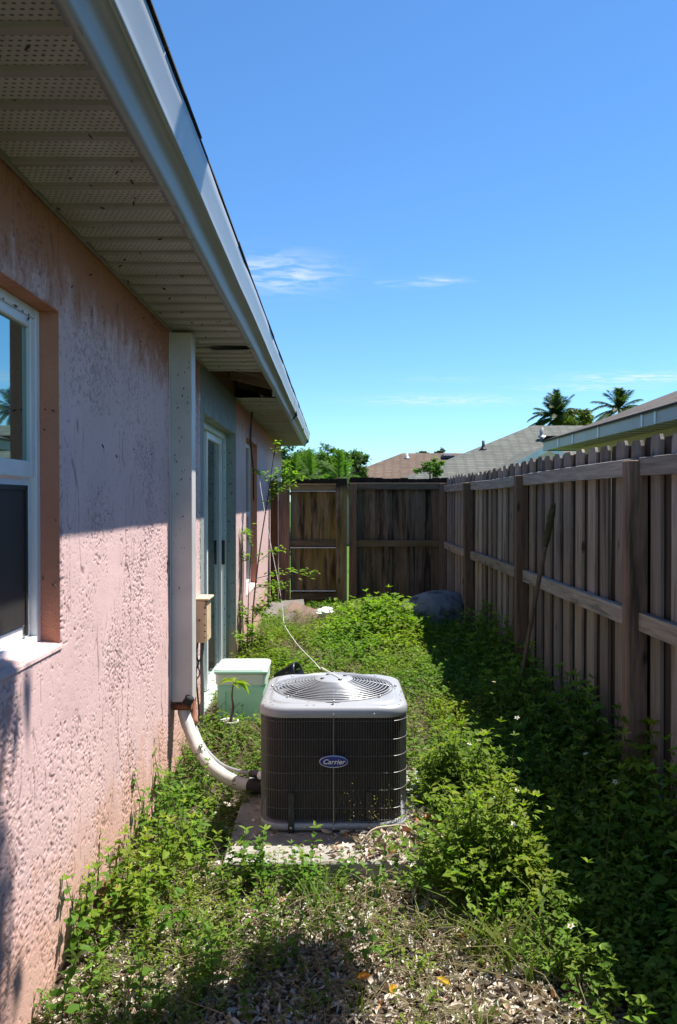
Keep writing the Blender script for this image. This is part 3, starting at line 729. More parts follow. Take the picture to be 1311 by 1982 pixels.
# --- far panel between the gate and the corner, faces the camera
YP = 11.1
pmg = []
for sd in range(10, 15):
    me = picket_mesh(.14, HF, sd); me.materials.append(M['wood_gate']); pmg.append(me)
pmc = []
for sd in range(30, 35):
    me = picket_mesh(.14, HF, sd); me.materials.append(M['wood_cross']); pmc.append(me)
ff = empty('cross_fence', (.9, YP, 0), 'dark stained board fence panel across the end of the yard between gate and corner', 'fence')
def post_at(x0, x1, h, mat, parent, y0=YP - .06, y1=YP + .035):
    m = MB(); m.box((x0, y0, -.02), (x1, y1, h), bev=.004); return m.build('post', mat, parent)
post_at(.208, .308, 1.80, M['wood_post'], ff); post_at(1.45, 1.542, 1.80, M['wood_post'], ff)
for z in (1.757, .965, .2):
    m = MB(); m.box((.309, YP - .035, z - .045), (1.449, YP + .002, z + .045), bev=.003); m.build('rail', M['wood_gate_rail'], ff)
x = .27; k = 0
while x < 1.56:
    link('picket', pmc[RND.randrange(5)], ff, (x + RND.uniform(-.006, .006), YP + .006, RND.uniform(-.01, .01)), (RND.uniform(-.003, .003), RND.uniform(-.004, .004), R(90) + RND.uniform(-.02, .02)))
    link('picket', pmc[RND.randrange(5)], ff, (x + .115 + RND.uniform(-.006, .006), YP + .028, RND.uniform(-.02, .01)), (RND.uniform(-.003, .003), RND.uniform(-.004, .004), R(90) + RND.uniform(-.02, .02)))
    x += .23
for o in [c for c in ff.children if c.name.startswith('picket')]: o.location.y += .017
gp = empty('gate_post', (-.73, YP, 0), 'reddish brown double timber gate post against the far pink wall', 'post')
m = MB(); m.box((-.775, YP - .06, -.02), (-.622, YP + .035, 1.82), bev=.004); m.build('post_board', M['wood_red'], gp)
m = MB(); m.box((-.888, YP - .03, -.02), (-.785, YP + .035, 1.83), bev=.004); m.build('filler_board', M['wood_red'], gp)
ga = empty('yard_gate', (-.22, YP, 0), 'mossy brown wooden gate of upright boards with three rails beside the house wall', 'gate')
xs = -.612
for k, wd in enumerate((.14, .15, .13, .15, .14, .075)):
    me = pmg[k % 5]; o = link('board', me, ga, (xs + .07, YP + .038, -.005 + RND.uniform(-.008, .004) + .06), (0, RND.uniform(-.003, .003), R(90))); o.scale = (1, wd / .1405, .965); xs += .132
m = MB(); m.box((.022, YP - .038, .05), (.170, YP - .019, 1.865), bev=.003); m.build('stile', M['wood_gate'], ga)
for z in (1.745, .965, .23):
    m = MB(); m.box((-.612, YP - .018, z - .044), (.168, YP + .018, z + .044), bev=.003); m.build('rail', M['wood_gate_rail'], ga)
for z in (1.690, .909, .31):
    m = MB(); m.box((-.610, YP - .058, z - .006), (.018, YP + .017, z + .003)); m.build('sunlit_line_strip', M['white_metal'], ga)  # thin white strips added to give bright sunlit lines along the rails
# ================================================================ CONCRETE PAD AND CONDENSER
pad = empty('concrete_pad', (0, 3.75, 0), 'flat grey concrete pad under the condenser, half buried in weeds and dry leaves', 'concrete pad')
b = MB(); b.box((-.456, 3.24, -.05), (.49, 4.36, .078), bev=.006); b.build('slab', M['concrete'], pad)
CX, CY, Z0 = -.004, 3.868, .082
ac = empty('air_conditioner', (CX, CY, Z0), 'grey outdoor condenser with a round fan grille on top and a black wire guarded coil', 'air conditioner')
def rsq(half, r, n, z, off=0.0):
    """rounded square, n points equally spaced along the outline"""
    s = half - r; per = 8 * s + 2 * math.pi * r; out = []
    for i in range(n):
        d = (i + off) / n * per; seg = 2 * s + math.pi * r / 2; q, u = divmod(d, seg); q = int(q) % 4
        if u < 2 * s: p = Vector((-s + u, -half)); nn = Vector((0, -1))
        else:
            a = -math.pi / 2 + (u - 2 * s) / r; p = Vector((s + r * math.cos(a), -s + r * math.sin(a))); nn = Vector((math.cos(a), math.sin(a)))
        a = q * math.pi / 2; c, sn = math.cos(a), math.sin(a)
        out.append((Vector((CX + p.x * c - p.y * sn, CY + p.x * sn + p.y * c, z)), Vector((nn.x * c - nn.y * sn, nn.x * sn + nn.y * c, 0))))
    return out
P_ = lambda L: [a for a, _ in L]
H = .333
b = MB(); b.loops([P_(rsq(H-.004, .10, 64, Z0+.006)), P_(rsq(H, .10, 64, Z0+.008)), P_(rsq(H, .10, 64, Z0+.036)), P_(rsq(H-.006, .10, 64, Z0+.038)), P_(rsq(H-.03, .08, 64, Z0+.038))], True, True, True)
b.build('base_pan', M['ac_grey'], ac)
for dx in (-.25, .25):
    for dy in (-.25, .25):
        m = MB(); m.box((CX+dx-.03, CY+dy-.03, .0775), (CX+dx+.03, CY+dy+.03, Z0+.007)); m.build('foot', M['black'], ac)
ZT = .598
b = MB(); rr = []
for i in range(53):
    z = Z0 + .038 + (ZT - Z0 - .03) * i / 52; rr.append(P_(rsq(H - .024 - (.004 if i % 2 else 0), .085, 64, z)))
b.loops(rr, True); b.build('coil', M['ac_coil'], ac)
# wire guard
NW = 216; m = MB(); pts = rsq(H - .004, .097, NW, 0)
for p, nn in pts:
    t = Vector((-nn.y, nn.x, 0)); w_ = .0010
    j = [RND.uniform(-.0007, .0007) for _ in range(2)]
    lo, hi = Z0 + .030, ZT + .006; A = p + t * j[0]; B_ = p + t * j[1]
    vs = [A + t*w_ + Vector((0,0,lo)), A + nn*.002 + Vector((0,0,lo)), A - t*w_ + Vector((0,0,lo)), B_ + t*w_ + Vector((0,0,hi)), B_ + nn*.002 + Vector((0,0,hi)), B_ - t*w_ + Vector((0,0,hi))]
    m.add(vs, [(0,1,4,3),(1,2,5,4),(2,0,3,5)])
tag(m.build('guard_wires', M['ac_wire'], ac), kind='stuff')
for z in (.575, .493, .419, .344, .268, .187, .135):
    m = MB(); ring = rsq(H - .0005, .1, 96, z); rings = []
    for k in range(4):
        a = k * math.pi / 2; rings.append([p + nn * .0014 * math.cos(a) + Vector((0, 0, .0014 * math.sin(a))) for p, nn in ring])
    rings.append(rings[0]); m.loops(rings, True); m.build('guard_band', M['ac_wire'], ac)
for sx_ in (CX - .001,):
    m = MB(); m.box((sx_ - .0018, CY - H - .003, Z0 + .03), (sx_ + .003, CY - H + .0005, ZT + .004)); m.build('guard_clip', M['ac_wire'], ac)
# lid
NL = 96
def blend(f, z):      # between rounded square and circle
    sq = rsq(H + .002, .115, NL, z, -NL / 8 + 4.2); out = []
    for p, _ in sq:
        d = Vector((p.x - CX, p.y - CY)); a = math.atan2(d.y, d.x); rr_ = d.length * (1 - f) + .297 * f
        out.append(Vector((CX + rr_ * math.cos(a), CY + rr_ * math.sin(a), z)))
    return out
def sqr(half, r, z): return [p for p, _ in rsq(half, r, NL, z, -NL / 8 + 4.2)]
lid = MB()
def circ(r, z): 
    out = []
    for p in sqr(H, .115, 0):
        a = math.atan2(p.y - CY, p.x - CX); out.append(Vector((CX + r * math.cos(a), CY + r * math.sin(a), z)))
    return out
lid.loops([sqr(H-.008, .11, .592), sqr(H+.001, .115, .590), sqr(H+.003, .117, .593), sqr(H+.004, .118, .606), sqr(H+.003, .117, .622), sqr(H-.003, .112, .632), sqr(H-.014, .105, .638), sqr(H-.03, .10, .641), sqr(H-.038, .097, .642), sqr(H-.042, .095, .645), sqr(H-.046, .093, .649), sqr(H-.054, .09, .650)], True)
lid.build('lid', M['ac_grey'], ac)
lid = MB(); rin = [(.268, .650), (.266, .647), (.263, .60)]
# flat top between the embossed square and the fan opening
lid.loops([sqr(H-.054, .09, .650), circ(.270, .6505), circ(.267, .648), circ(.264, .60)], True)
lid.build('fan_orifice', M['ac_grey'], ac)
zg = lambda r: .655 + .038 * (1 - min(1, r / .285) ** 2.2)
NRING = 13
for k in range(NRING):
    r = .102 + (.286 - .102) * k / (NRING - 1); z = zg(r); m = MB(); rings = []
    for j in range(5):
        a = j * math.pi * 2 / 5; rr_ = r + .0026 * math.cos(a); z_ = z + .0026 * math.sin(a)
        rings.append([Vector((CX + rr_*math.cos(2*math.pi*i/72), CY + rr_*math.sin(2*math.pi*i/72), z_)) for i in range(72)])
    rings.append(rings[0]); m.loops(rings, True); m.build('grille_ring', M['ac_ring'], ac)
for k in range(8):
    a = 2 * math.pi * k / 8 - math.pi / 2; m = MB()
    m.tube([(CX + r*math.cos(a), CY + r*math.sin(a), zg(r) - .0045) for r in np.linspace(.09, .302, 10)], .0023, 5)
    m.build('grille_spoke', M['ac_ring'], ac)
    if k % 2 == 0 or True:
        m = MB(); m.tube([(CX + .298*math.cos(a), CY + .298*math.sin(a), .650), (CX + .298*math.cos(a), CY + .298*math.sin(a), .660)], .006, 7); m.build('bolt', M['screw'], ac)
b = MB(); b.lathe([(.092, .687), (.094, .690), (.092, .693), (.06, .6975), (0, .699)], (CX, CY, 0), 40); b.build('hub_cap', M['ac_grey'], ac)
for k in range(4):
    a = 2 * math.pi * k / 4 + .5; m = MB(); c = Vector((CX + .062*math.cos(a), CY + .062*math.sin(a), .697)); m.lathe([(.011, 0), (.009, .004), (0, .005)], c, 8); m.build('hub_bolt', M['strap'], ac)
fan = MB(); fan.lathe([(.0, .60), (.075, .60), (.08, .57), (.08, .50), (0, .50)], (CX, CY, 0), 24); fan.build('motor', M['strap'], ac)
for k in range(4):
    a0 = 2 * math.pi * k / 4 + .75; m = MB(); rings = []
    for i in range(7):
        r = .07 + .178 * i / 6; rings.append([Vector((CX + r*math.cos(a0 + t*(.9 - .03*i)), CY + r*math.sin(a0 + t*(.9 - .03*i)), .555 + .05*(t-.5) + .012*math.sin(math.pi*t))) for t in np.linspace(0, 1, 7)])
    m.loops(rings, closed=False); m.build('fan_blade', M['ac_blade'], ac)
for x0_, zt, zb in ((-.189, .262, -.045), (.157, .262, .03)):
    m = MB(); x0_ += CX; y_ = CY - H - .0065; hw = .013; zc_ = .082
    prof = [(x0_-hw, zc_+zb+.03), (x0_+hw, zc_+zb+.03), (x0_+hw, zt-.012), (x0_+hw*.6, zt-.002), (x0_-hw*.6, zt-.002), (x0_-hw, zt-.012)]
    vs = [(u, y_, z) for u, z in prof] + [(u, y_+.003, z) for u, z in prof]; n = 6
    m.add(vs, [tuple(range(n)), tuple(range(2*n-1, n-1, -1))] + [(k, n+k, n+(k+1)%n, (k+1)%n) for k in range(n)])
    st = m.build('hold_down_strap', M['strap'], ac)
    m = MB(); z = zc_ + zb + .05
    while z < zt - .02: m.box((x0_-.003, y_-.0006, z), (x0_+.003, y_-.0002, z+.012)); z += .026
    m.build('slot', M['ac_coil'], st)
    m = MB(); m.lathe([(.007, 0), (.006, .004), (0, .006)], (x0_, y_-.001, Z0+.02), 8, M=Matrix.Rotation(R(90), 4, 'X')); m.build('screw', M['screw'], st)
for x_, z in ((0, .607), (.18, .608), (-.24, .602), (.245, .602), (0, Z0+.014), (-.13, Z0+.02), (.2, Z0+.02)):
    m = MB(); yy = CY - H - .004 if abs(x_) < .23 else CY - H + .0
    if abs(x_) > .23: yy = CY - H + .003
    m.lathe([(.0055, 0), (.0045, .003), (0, .0042)], (CX + x_, yy + .001, z), 8, M=Matrix.Rotation(R(90), 4, 'X')); m.build('screw', M['screw'], ac)
# badge
bc = Vector((CX + .0, CY - H - .007, .398))
def oval(a, b_, y): return [Vector((bc.x + a*math.cos(2*math.pi*k/40), y, bc.z + b_*math.sin(2*math.pi*k/40))) for k in range(40)]
b = MB(); b.loops([oval(.0645, .0275, bc.y + .006), oval(.065, .028, bc.y - .001), oval(.0635, .0265, bc.y - .003), oval(.060, .0235, bc.y - .003)], True); rim = b.build('badge', M['badge_rim'], ac)
b = MB(); b.loops([oval(.0602, .0236, bc.y - .0032), oval(.04, .015, bc.y - .0042), oval(.02, .008, bc.y - .0046)], True, False, True); b.build('badge_face', M['badge'], rim)
fc = bpy.data.curves.new('lettering', 'FONT'); fc.body = 'Carrier'; fc.size = .030; fc.align_x = 'CENTER'; fc.align_y = 'CENTER'; fc.shear = .28; fc.extrude = .0006; fc.offset = .00045; fc.space_character = 1.02
fc.materials.append(M['letter'])
tmp = bpy.data.objects.new('lettering_curve', fc); COL.objects.link(tmp); bpy.context.view_layer.update()
lm = bpy.data.meshes.new_from_object(tmp.evaluated_get(bpy.context.evaluated_depsgraph_get())); bpy.data.objects.remove(tmp); lm.name = 'lettering'
if not lm.materials: lm.materials.append(M['letter'])
fo = bpy.data.objects.new('lettering', lm); COL.objects.link(fo); fo.parent = rim
fo.location = Vector((bc.x, bc.y - .0054, bc.z - .0005)) - WORLD[rim.name]; fo.rotation_euler = (R(90), 0, 0); fo.scale = (1.06, 1.0, 1)

# ================================================================ COOLER, POTTED SAPLING
co = empty('drinks_cooler', (-.635, 5.55, .02), 'mint green picnic cooler with a white lid standing by the glass door', 'cooler')
cx0, cx1, cy0, cy1 = -.805, -.458, 5.36, 5.72
def rrect(x0, x1, y0, y1, r, z, n=5):
    out = []
    for (ax, ay, a0) in ((x1-r, y1-r, 0), (x0+r, y1-r, 90), (x0+r, y0+r, 180), (x1-r, y0+r, 270)):
        for k in range(n): a = R(a0 + 90*k/(n-1)); out.append(Vector((ax + r*math.cos(a), ay + r*math.sin(a), z)))
    return out
b = MB(); tp = .028
b.loops([rrect(cx0+tp+.012, cx1-tp-.012, cy0+tp+.012, cy1-tp-.012, .03, .03), rrect(cx0+tp, cx1-tp, cy0+tp, cy1-tp, .035, .042), rrect(cx0+.012, cx1-.012, cy0+.012, cy1-.012, .035, .311), rrect(cx0+.010, cx1-.010, cy0+.010, cy1-.010, .035, .314)], True, True, True, smooth=False)
b.build('body', M['mint'], co)
b = MB(); b.loops([rrect(cx0+.006, cx1-.006, cy0+.006, cy1-.006, .035, .3145), rrect(cx0+.002, cx1-.002, cy0+.002, cy1-.002, .035, .318), rrect(cx0, cx1, cy0, cy1, .035, .384), rrect(cx0+.006, cx1-.006, cy0+.006, cy1-.006, .033, .3885)], True, False, True, smooth=False); b.build('collar', M['lid_white'], co)
b = MB(); b.loops([rrect(cx0-.002, cx1+.002, cy0-.004, cy1, .036, .389), rrect(cx0-.006, cx1+.006, cy0-.008, cy1+.002, .038, .394), rrect(cx0-.006, cx1+.006, cy0-.008, cy1+.002, .038, .414), rrect(cx0+.002, cx1-.002, cy0, cy1-.006, .036, .424), rrect(cx0+.03, cx1-.03, cy0+.03, cy1-.03, .03, .427)], True, False, True); b.build('lid', M['lid_white'], co)
b = MB(); b.loops([rrect(cx0-.0065, cx1+.0065, cy0-.0095, cy0+.03, .012, .3935), rrect(cx0-.0065, cx1+.0065, cy0-.0095, cy0+.03, .012, .411)], True, True, True); b.build('lid_lip', M['mint'], co)
b = MB()       # recessed panel frame on the front
fy = lambda z: cy0 + .012 + .016 * (1 - (z - .042) / .293)
def panel(x0, x1, z0, z1, d):
    b.add([(x0, fy(z0)-d, z0), (x1, fy(z0)-d, z0), (x1, fy(z1)-d, z1), (x0, fy(z1)-d, z1)], [(0, 1, 2, 3)])
for x0_, x1_, z0_, z1_ in ((-.785, -.735, .06, .30), (-.53, -.48, .06, .30), (-.735, -.53, .27, .30)):
    A = [(x0_, fy(z0_)-.012, z0_), (x1_, fy(z0_)-.012, z0_), (x1_, fy(z1_)-.012, z1_), (x0_, fy(z1_)-.012, z1_), (x0_, fy(z0_)+.004, z0_), (x1_, fy(z0_)+.004, z0_), (x1_, fy(z1_)+.004, z1_), (x0_, fy(z1_)+.004, z1_)]
    b.add(A, [(0,1,2,3),(0,4,5,1),(1,5,6,2),(2,6,7,3),(3,7,4,0)])
b.build('front_frame', M['mint'], co)
sap = empty('potted_sapling', (-.675, 5.1, 0), 'small white pot holding a thin sapling with drooping yellow green leaves', 'potted plant')
b = MB(); b.lathe([(.0, .02), (.040, .02), (.043, .03), (.058, .135), (.062, .14), (.062, .15), (.058, .152), (.054, .148), (.052, .13)], (-.675, 5.1, 0), 24); b.build('pot', M['pot'], sap)
b = MB(); b.lathe([(.0525, .13), (.03, .134), (0, .136)], (-.675, 5.1, 0), 16); b.build('potting_soil', M['soil'], sap)
b = MB(); tr = bez([(-.668, 5.1, .13), (-.655, 5.1, .19), (-.648, 5.1, .24), (-.655, 5.1, .31), (-.645, 5.1, .40)], 5); b.tube(tr, [.011 - .007 * i / 20 for i in range(len(tr))], 7); b.build('trunk', M['bark'], sap)

# ================================================================ LOOSE THINGS
pl = empty('leaning_pole', (1.26, 5.95, 0), 'long grey wooden pole leaning on the fence with a dark mossy upper end', 'pole')
pa, pb = Vector((1.27, 5.62, .0)), Vector((1.425, 5.20, 1.535))
cv_ = lambda t: pa.lerp(pb, t) + Vector((-.010 * math.sin(math.pi * t), 0, -.004 * math.sin(math.pi * t)))
b = MB(); b.tube([cv_(t) for t in np.linspace(0, .84, 14)], [.011 + .007 * t for t in np.linspace(0, .9, 14)], 9); b.build('shaft', M['pole'], pl)
b = MB(); b.tube([cv_(t) for t in np.linspace(.82, 1, 9)], [.018, .021, .023, .022, .024, .022, .023, .020, .012], 9); b.build('mossy_grip', M['moss'], pl)
tb = empty('upturned_shell', (1.2, 9.9, 0), 'large pale grey rounded plastic shell slumped in the shaded fence corner', 'tub')
b = MB(); prof = [(.50, -.22), (.485, -.10), (.47, .02), (.44, .15), (.36, .26), (.22, .325), (.08, .345), (0, .347)]
Mx = Matrix.Rotation(R(16), 4, 'Y') @ Matrix.Scale(1.12, 4, (1, 0, 0))
b.lathe(prof, (1.22, 9.8, .10), 40, M=Matrix.Rotation(R(-12), 4, 'Y') @ Matrix.Diagonal((.98, .75, 1.0, 1))); b.build('shell', M['tub'], tb)
b = MB(); b.lathe([(.49, -.06), (.515, -.055), (.52, -.04), (.51, -.02), (.478, -.015)], (1.22, 9.8, .10), 40, M=Matrix.Rotation(R(-12), 4, 'Y') @ Matrix.Diagonal((.98, .75, 1.0, 1))); b.build('rim', M['tub'], tb)
sb = empty('slab_pile', (-.62, 10.2, 0), 'grey board and broken brown clay slab at the foot of the pink wall', 'rubble')
m = MB(); m.box((-.24, -.2, -.015), (.24, .2, .015), M=Matrix.Translation((-.62, 10.25, .14)) @ Euler((.55, -.06, .1)).to_matrix().to_4x4()); m.build('board', M['slab_grey'], sb)
m = MB(); m.box((-.2, -.12, -.015), (.2, .12, .015), M=Matrix.Translation((-.72, 10.0, .10)) @ Euler((.35, .1, -.25)).to_matrix().to_4x4()); m.build('board', M['slab_grey'], sb)
m = MB(); m.box((-.20, -.17, -.02), (.20, .17, .02), M=Matrix.Translation((-.42, 10.1, .11)) @ Euler((.62, .30, -.2)).to_matrix().to_4x4(), bev=.012); m.build('clay_slab', M['slab_brown'], sb)
lt = empty('crumpled_bag', (-.12, 10.0, .1), 'crumpled white plastic bag in the weeds near the gate', 'litter')
m = MB(); V_ = []
for i in range(7):
    rg = []
    for k in range(9): a = 2*math.pi*k/9; r_ = .10 * math.sin(math.pi * (i + .3) / 7) * RND.uniform(.6, 1.3); rg.append(Vector((-.12 + r_*1.3*math.cos(a), 9.7 + r_*math.sin(a), .14 + .12 * i / 6 + RND.uniform(-.012, .012))))
    V_.append(rg)
m.loops(V_, True, True, True, smooth=False); m.build('film', M['plastic_white'], lt)
bk = empty('dark_pot', (-.42, 6.1, 0), 'dark blue plastic nursery pot lying behind the cooler', 'pot')
b = MB(); b.lathe([(0, 0), (.06, 0), (.085, .17), (.09, .17), (.09, .19), (.082, .19), (.06, .02), (0, .02)], (-.44, 6.15, .17), 18, M=Matrix.Rotation(R(68), 4, 'Y') @ Matrix.Rotation(R(15), 4, 'X')); b.build('pot', M['dark_plastic'], bk)
rb = empty('rusty_scrap', (-.86, 3.05, 0), 'flat rusty brown metal scrap lying against the foot of the near pink wall', 'scrap')
m = MB(); m.box((-.05, -.11, -.003), (.05, .11, .003), M=Matrix.Translation((-.83, 3.0, .05)) @ Euler((.10, .5, .35)).to_matrix().to_4x4()); m.build('sheet', M['rust'], rb)
cord = empty('white_cord', (-.3, 7, 0), 'thin white cord running from the tall shrub through the weeds onto the condenser lid', 'cord')
pts = bez([(-.79, 8.35, 1.95), (-.755, 8.2, 1.68), (-.63, 7.95, 1.1), (-.545, 7.8, .74), (-.50, 7.7, .50), (-.475, 7.55, .39), (-.37, 7.1, .33), (-.26, 6.4, .36), (-.14, 5.6, .42), (-.09, 5.0, .50), (-.07, 4.25, .665), (-.05, 4.10, .685), (-.012, 3.93, .702), (.015, 3.86, .702), (.05, 3.78, .69)], 6)
b = MB(); b.tube(pts, .0026, 6); b.build('cord', M['cable_white'], cord)
cord2 = empty('hanging_line', (-.7, 10.9, 0), 'thin straight white line hanging in front of the reddish gate post', 'cord')
b = MB(); b.tube(bez([(-.775, 10.98, 1.80), (-.773, 10.98, 1.2), (-.768, 10.97, .7), (-.74, 10.9, .3)], 4), .004, 5); b.build('line', M['cable_white'], cord2)
# bent dead twig in front of the condenser
tw = empty('dry_twig', (.2, 3.4, .1), 'bent bare pale twig resting on dry leaves before the condenser', 'twig')
b = MB(); b.tube(bez([(.10, 3.36, .085), (.16, 3.40, .145), (.24, 3.42, .155), (.31, 3.43, .15), (.36, 3.40, .125), (.42, 3.34, .10)], 4), [.004]*10 + [.003]*11, 6); b.build('stem', M['twig'], tw)
# small dark insect cases stuck on box, wall and soffit
m = MB()
def case(p, d, l):
    d = Vector(d).normalized(); m.tube([p, p + d*l*.3, p + d*l*.7, p + d*l], [.0006, l*.16, l*.14, .0006], 5, False)
for _ in range(40):
    z = 2.4 - abs(RND.gauss(0, .7)); 
    if z < .5: continue
    case(Vector((RND.uniform(XW + .01, -.79), 4.3885, z)), (RND.uniform(-.5, .5), -.25, RND.uniform(-1, -.2)), RND.uniform(.005, .017))
for _ in range(80):
    yy = RND.uniform(1.6, 8); 
    if 5.86 < yy < 7.25: continue
    case(Vector((RND.uniform(XW + .02, XS), yy, ZS - .010)), (RND.uniform(-1, 1), RND.uniform(-1, 1), -.35), RND.uniform(.010, .022))
for _ in range(16):
    case(Vector((XG + .001, RND.uniform(2.2, 2.60), RND.choice((2.13, 2.14, 1.62, 1.61, RND.uniform(1.1, 2.1))))) if _ < 9 else Vector((RND.uniform(-.96, -.91), 2.625, RND.uniform(1.15, 2.1))), (RND.uniform(0, 1), RND.uniform(-1, 0), RND.uniform(-1, -.3)), RND.uniform(.008, .02))
for _ in range(16):
    yy = RND.uniform(2.7, 4.4); case(Vector((XW - .002, yy, RND.uniform(1.4, 2.45))), (.4, RND.uniform(-.4, .4), RND.uniform(-1, 1)), RND.uniform(.010, .018))
for _ in range(46):
    case(Vector((XD + .1 * 0 + RND.uniform(-.99, -.91) - XD, 7.298, RND.uniform(.4, 2.1))), (0, -.3, -1), RND.uniform(.012, .022))
tag(m.build('insect_cases', M['specks']), kind='stuff')
# ================================================================ LEAF BATCHES
def T_(v, f): return np.array(v, float), np.array(f)
LEAF8 = T_([(0,0,0),(.4,0,-.03),(.75,0,-.09),(1,0,-.2),(.33,.5,.07),(.7,.36,-.02),(.33,-.5,.07),(.7,-.36,-.02)], [(0,1,4),(1,5,4),(1,2,5),(2,3,5),(0,6,1),(1,6,7),(1,7,2),(2,7,3)])
LEAF4 = T_([(0,0,0),(.45,.5,.08),(1,0,-.10),(.45,-.5,.08)], [(0,2,1),(0,3,2)])
BLADE = T_([(0,.4,0),(0,-.4,0),(.35,.5,.02),(.35,-.5,.02),(.7,.38,-.10),(.7,-.38,-.10),(1,0,-.32)], [(0,1,3),(0,3,2),(2,3,5),(2,5,4),(4,5,6)])
CURL = T_([(0,0,.1),(.3,0,0),(.7,0,0),(1,0,.12),(.28,.34,.22),(.7,.30,.24),(.28,-.34,.20),(.7,-.30,.24)], [(0,1,4),(1,5,4),(1,2,5),(2,3,5),(0,6,1),(1,6,7),(1,7,2),(2,7,3)])
FROND = T_([(0,.5,0),(0,-.5,0),(.5,.5,-.04),(.5,-.5,-.04),(1,0,-.2)], [(0,1,3),(0,3,2),(2,3,4)])
def np_mesh(name, V, F, C, mat, parent=None, org=None):
    if org is None: org = WORLD[parent.name] if parent else Vector((0, 0, 0))
    V = V - np.array(org); me = bpy.data.meshes.new(name)
    me.vertices.add(len(V)); me.vertices.foreach_set('co', V.astype(np.float32).ravel())
    me.loops.add(F.size); me.loops.foreach_set('vertex_index', F.astype(np.int32).ravel())
    me.polygons.add(len(F)); me.polygons.foreach_set('loop_start', np.arange(0, F.size, F.shape[1], dtype=np.int32))
    me.update(calc_edges=True)
    a = me.attributes.new('Col', 'FLOAT_COLOR', 'POINT')
    a.data.foreach_set('color', np.concatenate([C, np.ones((len(C), 1))], 1).astype(np.float32).ravel())
    me.materials.append(mat); return link(name, me, parent, org)
def unit(a): return a / np.maximum(np.linalg.norm(a, axis=-1, keepdims=True), 1e-9)
def leaf_arrays(L, T):
    """rows: pos3 dir3 normal3 len wid curl rgb"""
    tv, tf = T; p, d, n = L[:, 0:3], unit(L[:, 3:6]), L[:, 6:9]
    s = unit(np.cross(n, d)); n = np.cross(d, s); ln, wd, cu_ = L[:, 9:10], L[:, 10:11], L[:, 11:12]
    V = p[:, None] + d[:, None]*(ln*tv[:, 0])[..., None] + s[:, None]*(wd*tv[:, 1])[..., None] + n[:, None]*(ln*cu_*tv[:, 2])[..., None]
    F = (tf[None] + (np.arange(len(L))*len(tv))[:, None, None]).reshape(-1, 3)
    return V.reshape(-1, 3), F, np.repeat(L[:, 12:15], len(tv), 0)
def stem_arrays(S):
    """rows: p0 p1 r0 r1 rgb -> three sided prisms"""
    a, b_ = S[:, 0:3], S[:, 3:6]; d = unit(b_ - a); u = unit(np.cross(d, np.array([.31, .52, .79]))); v = np.cross(d, u); V = []
    for c, r in ((a, S[:, 6:7]), (b_, S[:, 7:8])):
        for k in range(3): V.append(c + (u*math.cos(2.094*k) + v*math.sin(2.094*k))*r)
    V = np.stack(V, 1); q = np.array([(0,1,4),(0,4,3),(1,2,5),(1,5,4),(2,0,3),(2,3,5)])
    F = (q[None] + (np.arange(len(S))*6)[:, None, None]).reshape(-1, 3)
    return V.reshape(-1, 3), F, np.repeat(S[:, 8:11], 6, 0)
def join(parts):
    V, F, C, o = [], [], [], 0
    for v, f, c in parts:
        V.append(v); F.append(f + o); C.append(c); o += len(v)
    return np.concatenate(V), np.concatenate(F), np.concatenate(C)
def inst(A, cols3, pos, yaw, sc_, tint, lean=None):
    """instances of a prototype array: cols3 lists (start, is_point); lens are scaled"""
    n = len(pos); B_ = np.repeat(A[None], n, 0); c, s = np.cos(yaw)[:, None], np.sin(yaw)[:, None]
    for st, pt in cols3:
        x, y, z = B_[:, :, st].copy(), B_[:, :, st+1].copy(), B_[:, :, st+2].copy()
        B_[:, :, st] = x*c - y*s; B_[:, :, st+1] = x*s + y*c
        if pt:
            B_[:, :, st:st+3] *= sc_[:, None, None]
            if lean is not None: B_[:, :, st:st+2] += lean[:, None, :]*B_[:, :, st+2:st+3]
            B_[:, :, st:st+3] += pos[:, None, :]
    return B_
def scatter(protos, pos, scl, rng, tint=.25):
    """returns leaf rows and stem rows for plants standing at pos"""
    LL, SS = [], []; which = rng.integers(0, len(protos), len(pos))
    for k, (L, S) in enumerate(protos):
        i = np.where(which == k)[0]
        if not len(i): continue
        yaw = rng.random(len(i))*6.283; lean = rng.normal(0, .12, (len(i), 2))
        px_, py_ = pos[i, 0], pos[i, 1]; t = 1 + rng.uniform(-tint, tint, (len(i), 1)); hue = rng.uniform(-.12, .10, (len(i), 1))
        t = t*(.72 + .6*fbm(px_*1.7 + 20, py_*1.7 + 30, 120, 3))[:, None]; hue = hue + (.75*(fbm(px_*1.3 + 3, py_*1.3 + 8, 121, 3) - .42))[:, None]
        B_ = inst(L, [(0, True), (3, False), (6, False)], pos[i], yaw, scl[i], t, lean)
        B_[:, :, 9:11] *= scl[i][:, None, None]
        B_[:, :, 12] *= t*(1+hue); B_[:, :, 13] *= t; B_[:, :, 14] *= t*(1-hue)
        LL.append(B_.reshape(-1, B_.shape[2]))
        if len(S):
            B_ = inst(S, [(0, True), (3, True)], pos[i], yaw, scl[i], t, lean); B_[:, :, 6:8] *= scl[i][:, None, None]
            SS.append(B_.reshape(-1, B_.shape[2]))
    return np.concatenate(LL), (np.concatenate(SS) if SS else np.zeros((0, 11)))
G1, G2, G3 = (.105, .195, .021), (.158, .262, .032), (.24, .325, .055)
STEMC = (.10, .13, .04)
def lc(r, a, b_): t = r.random(); return [a[i]*(1-t)+b_[i]*t for i in range(3)]
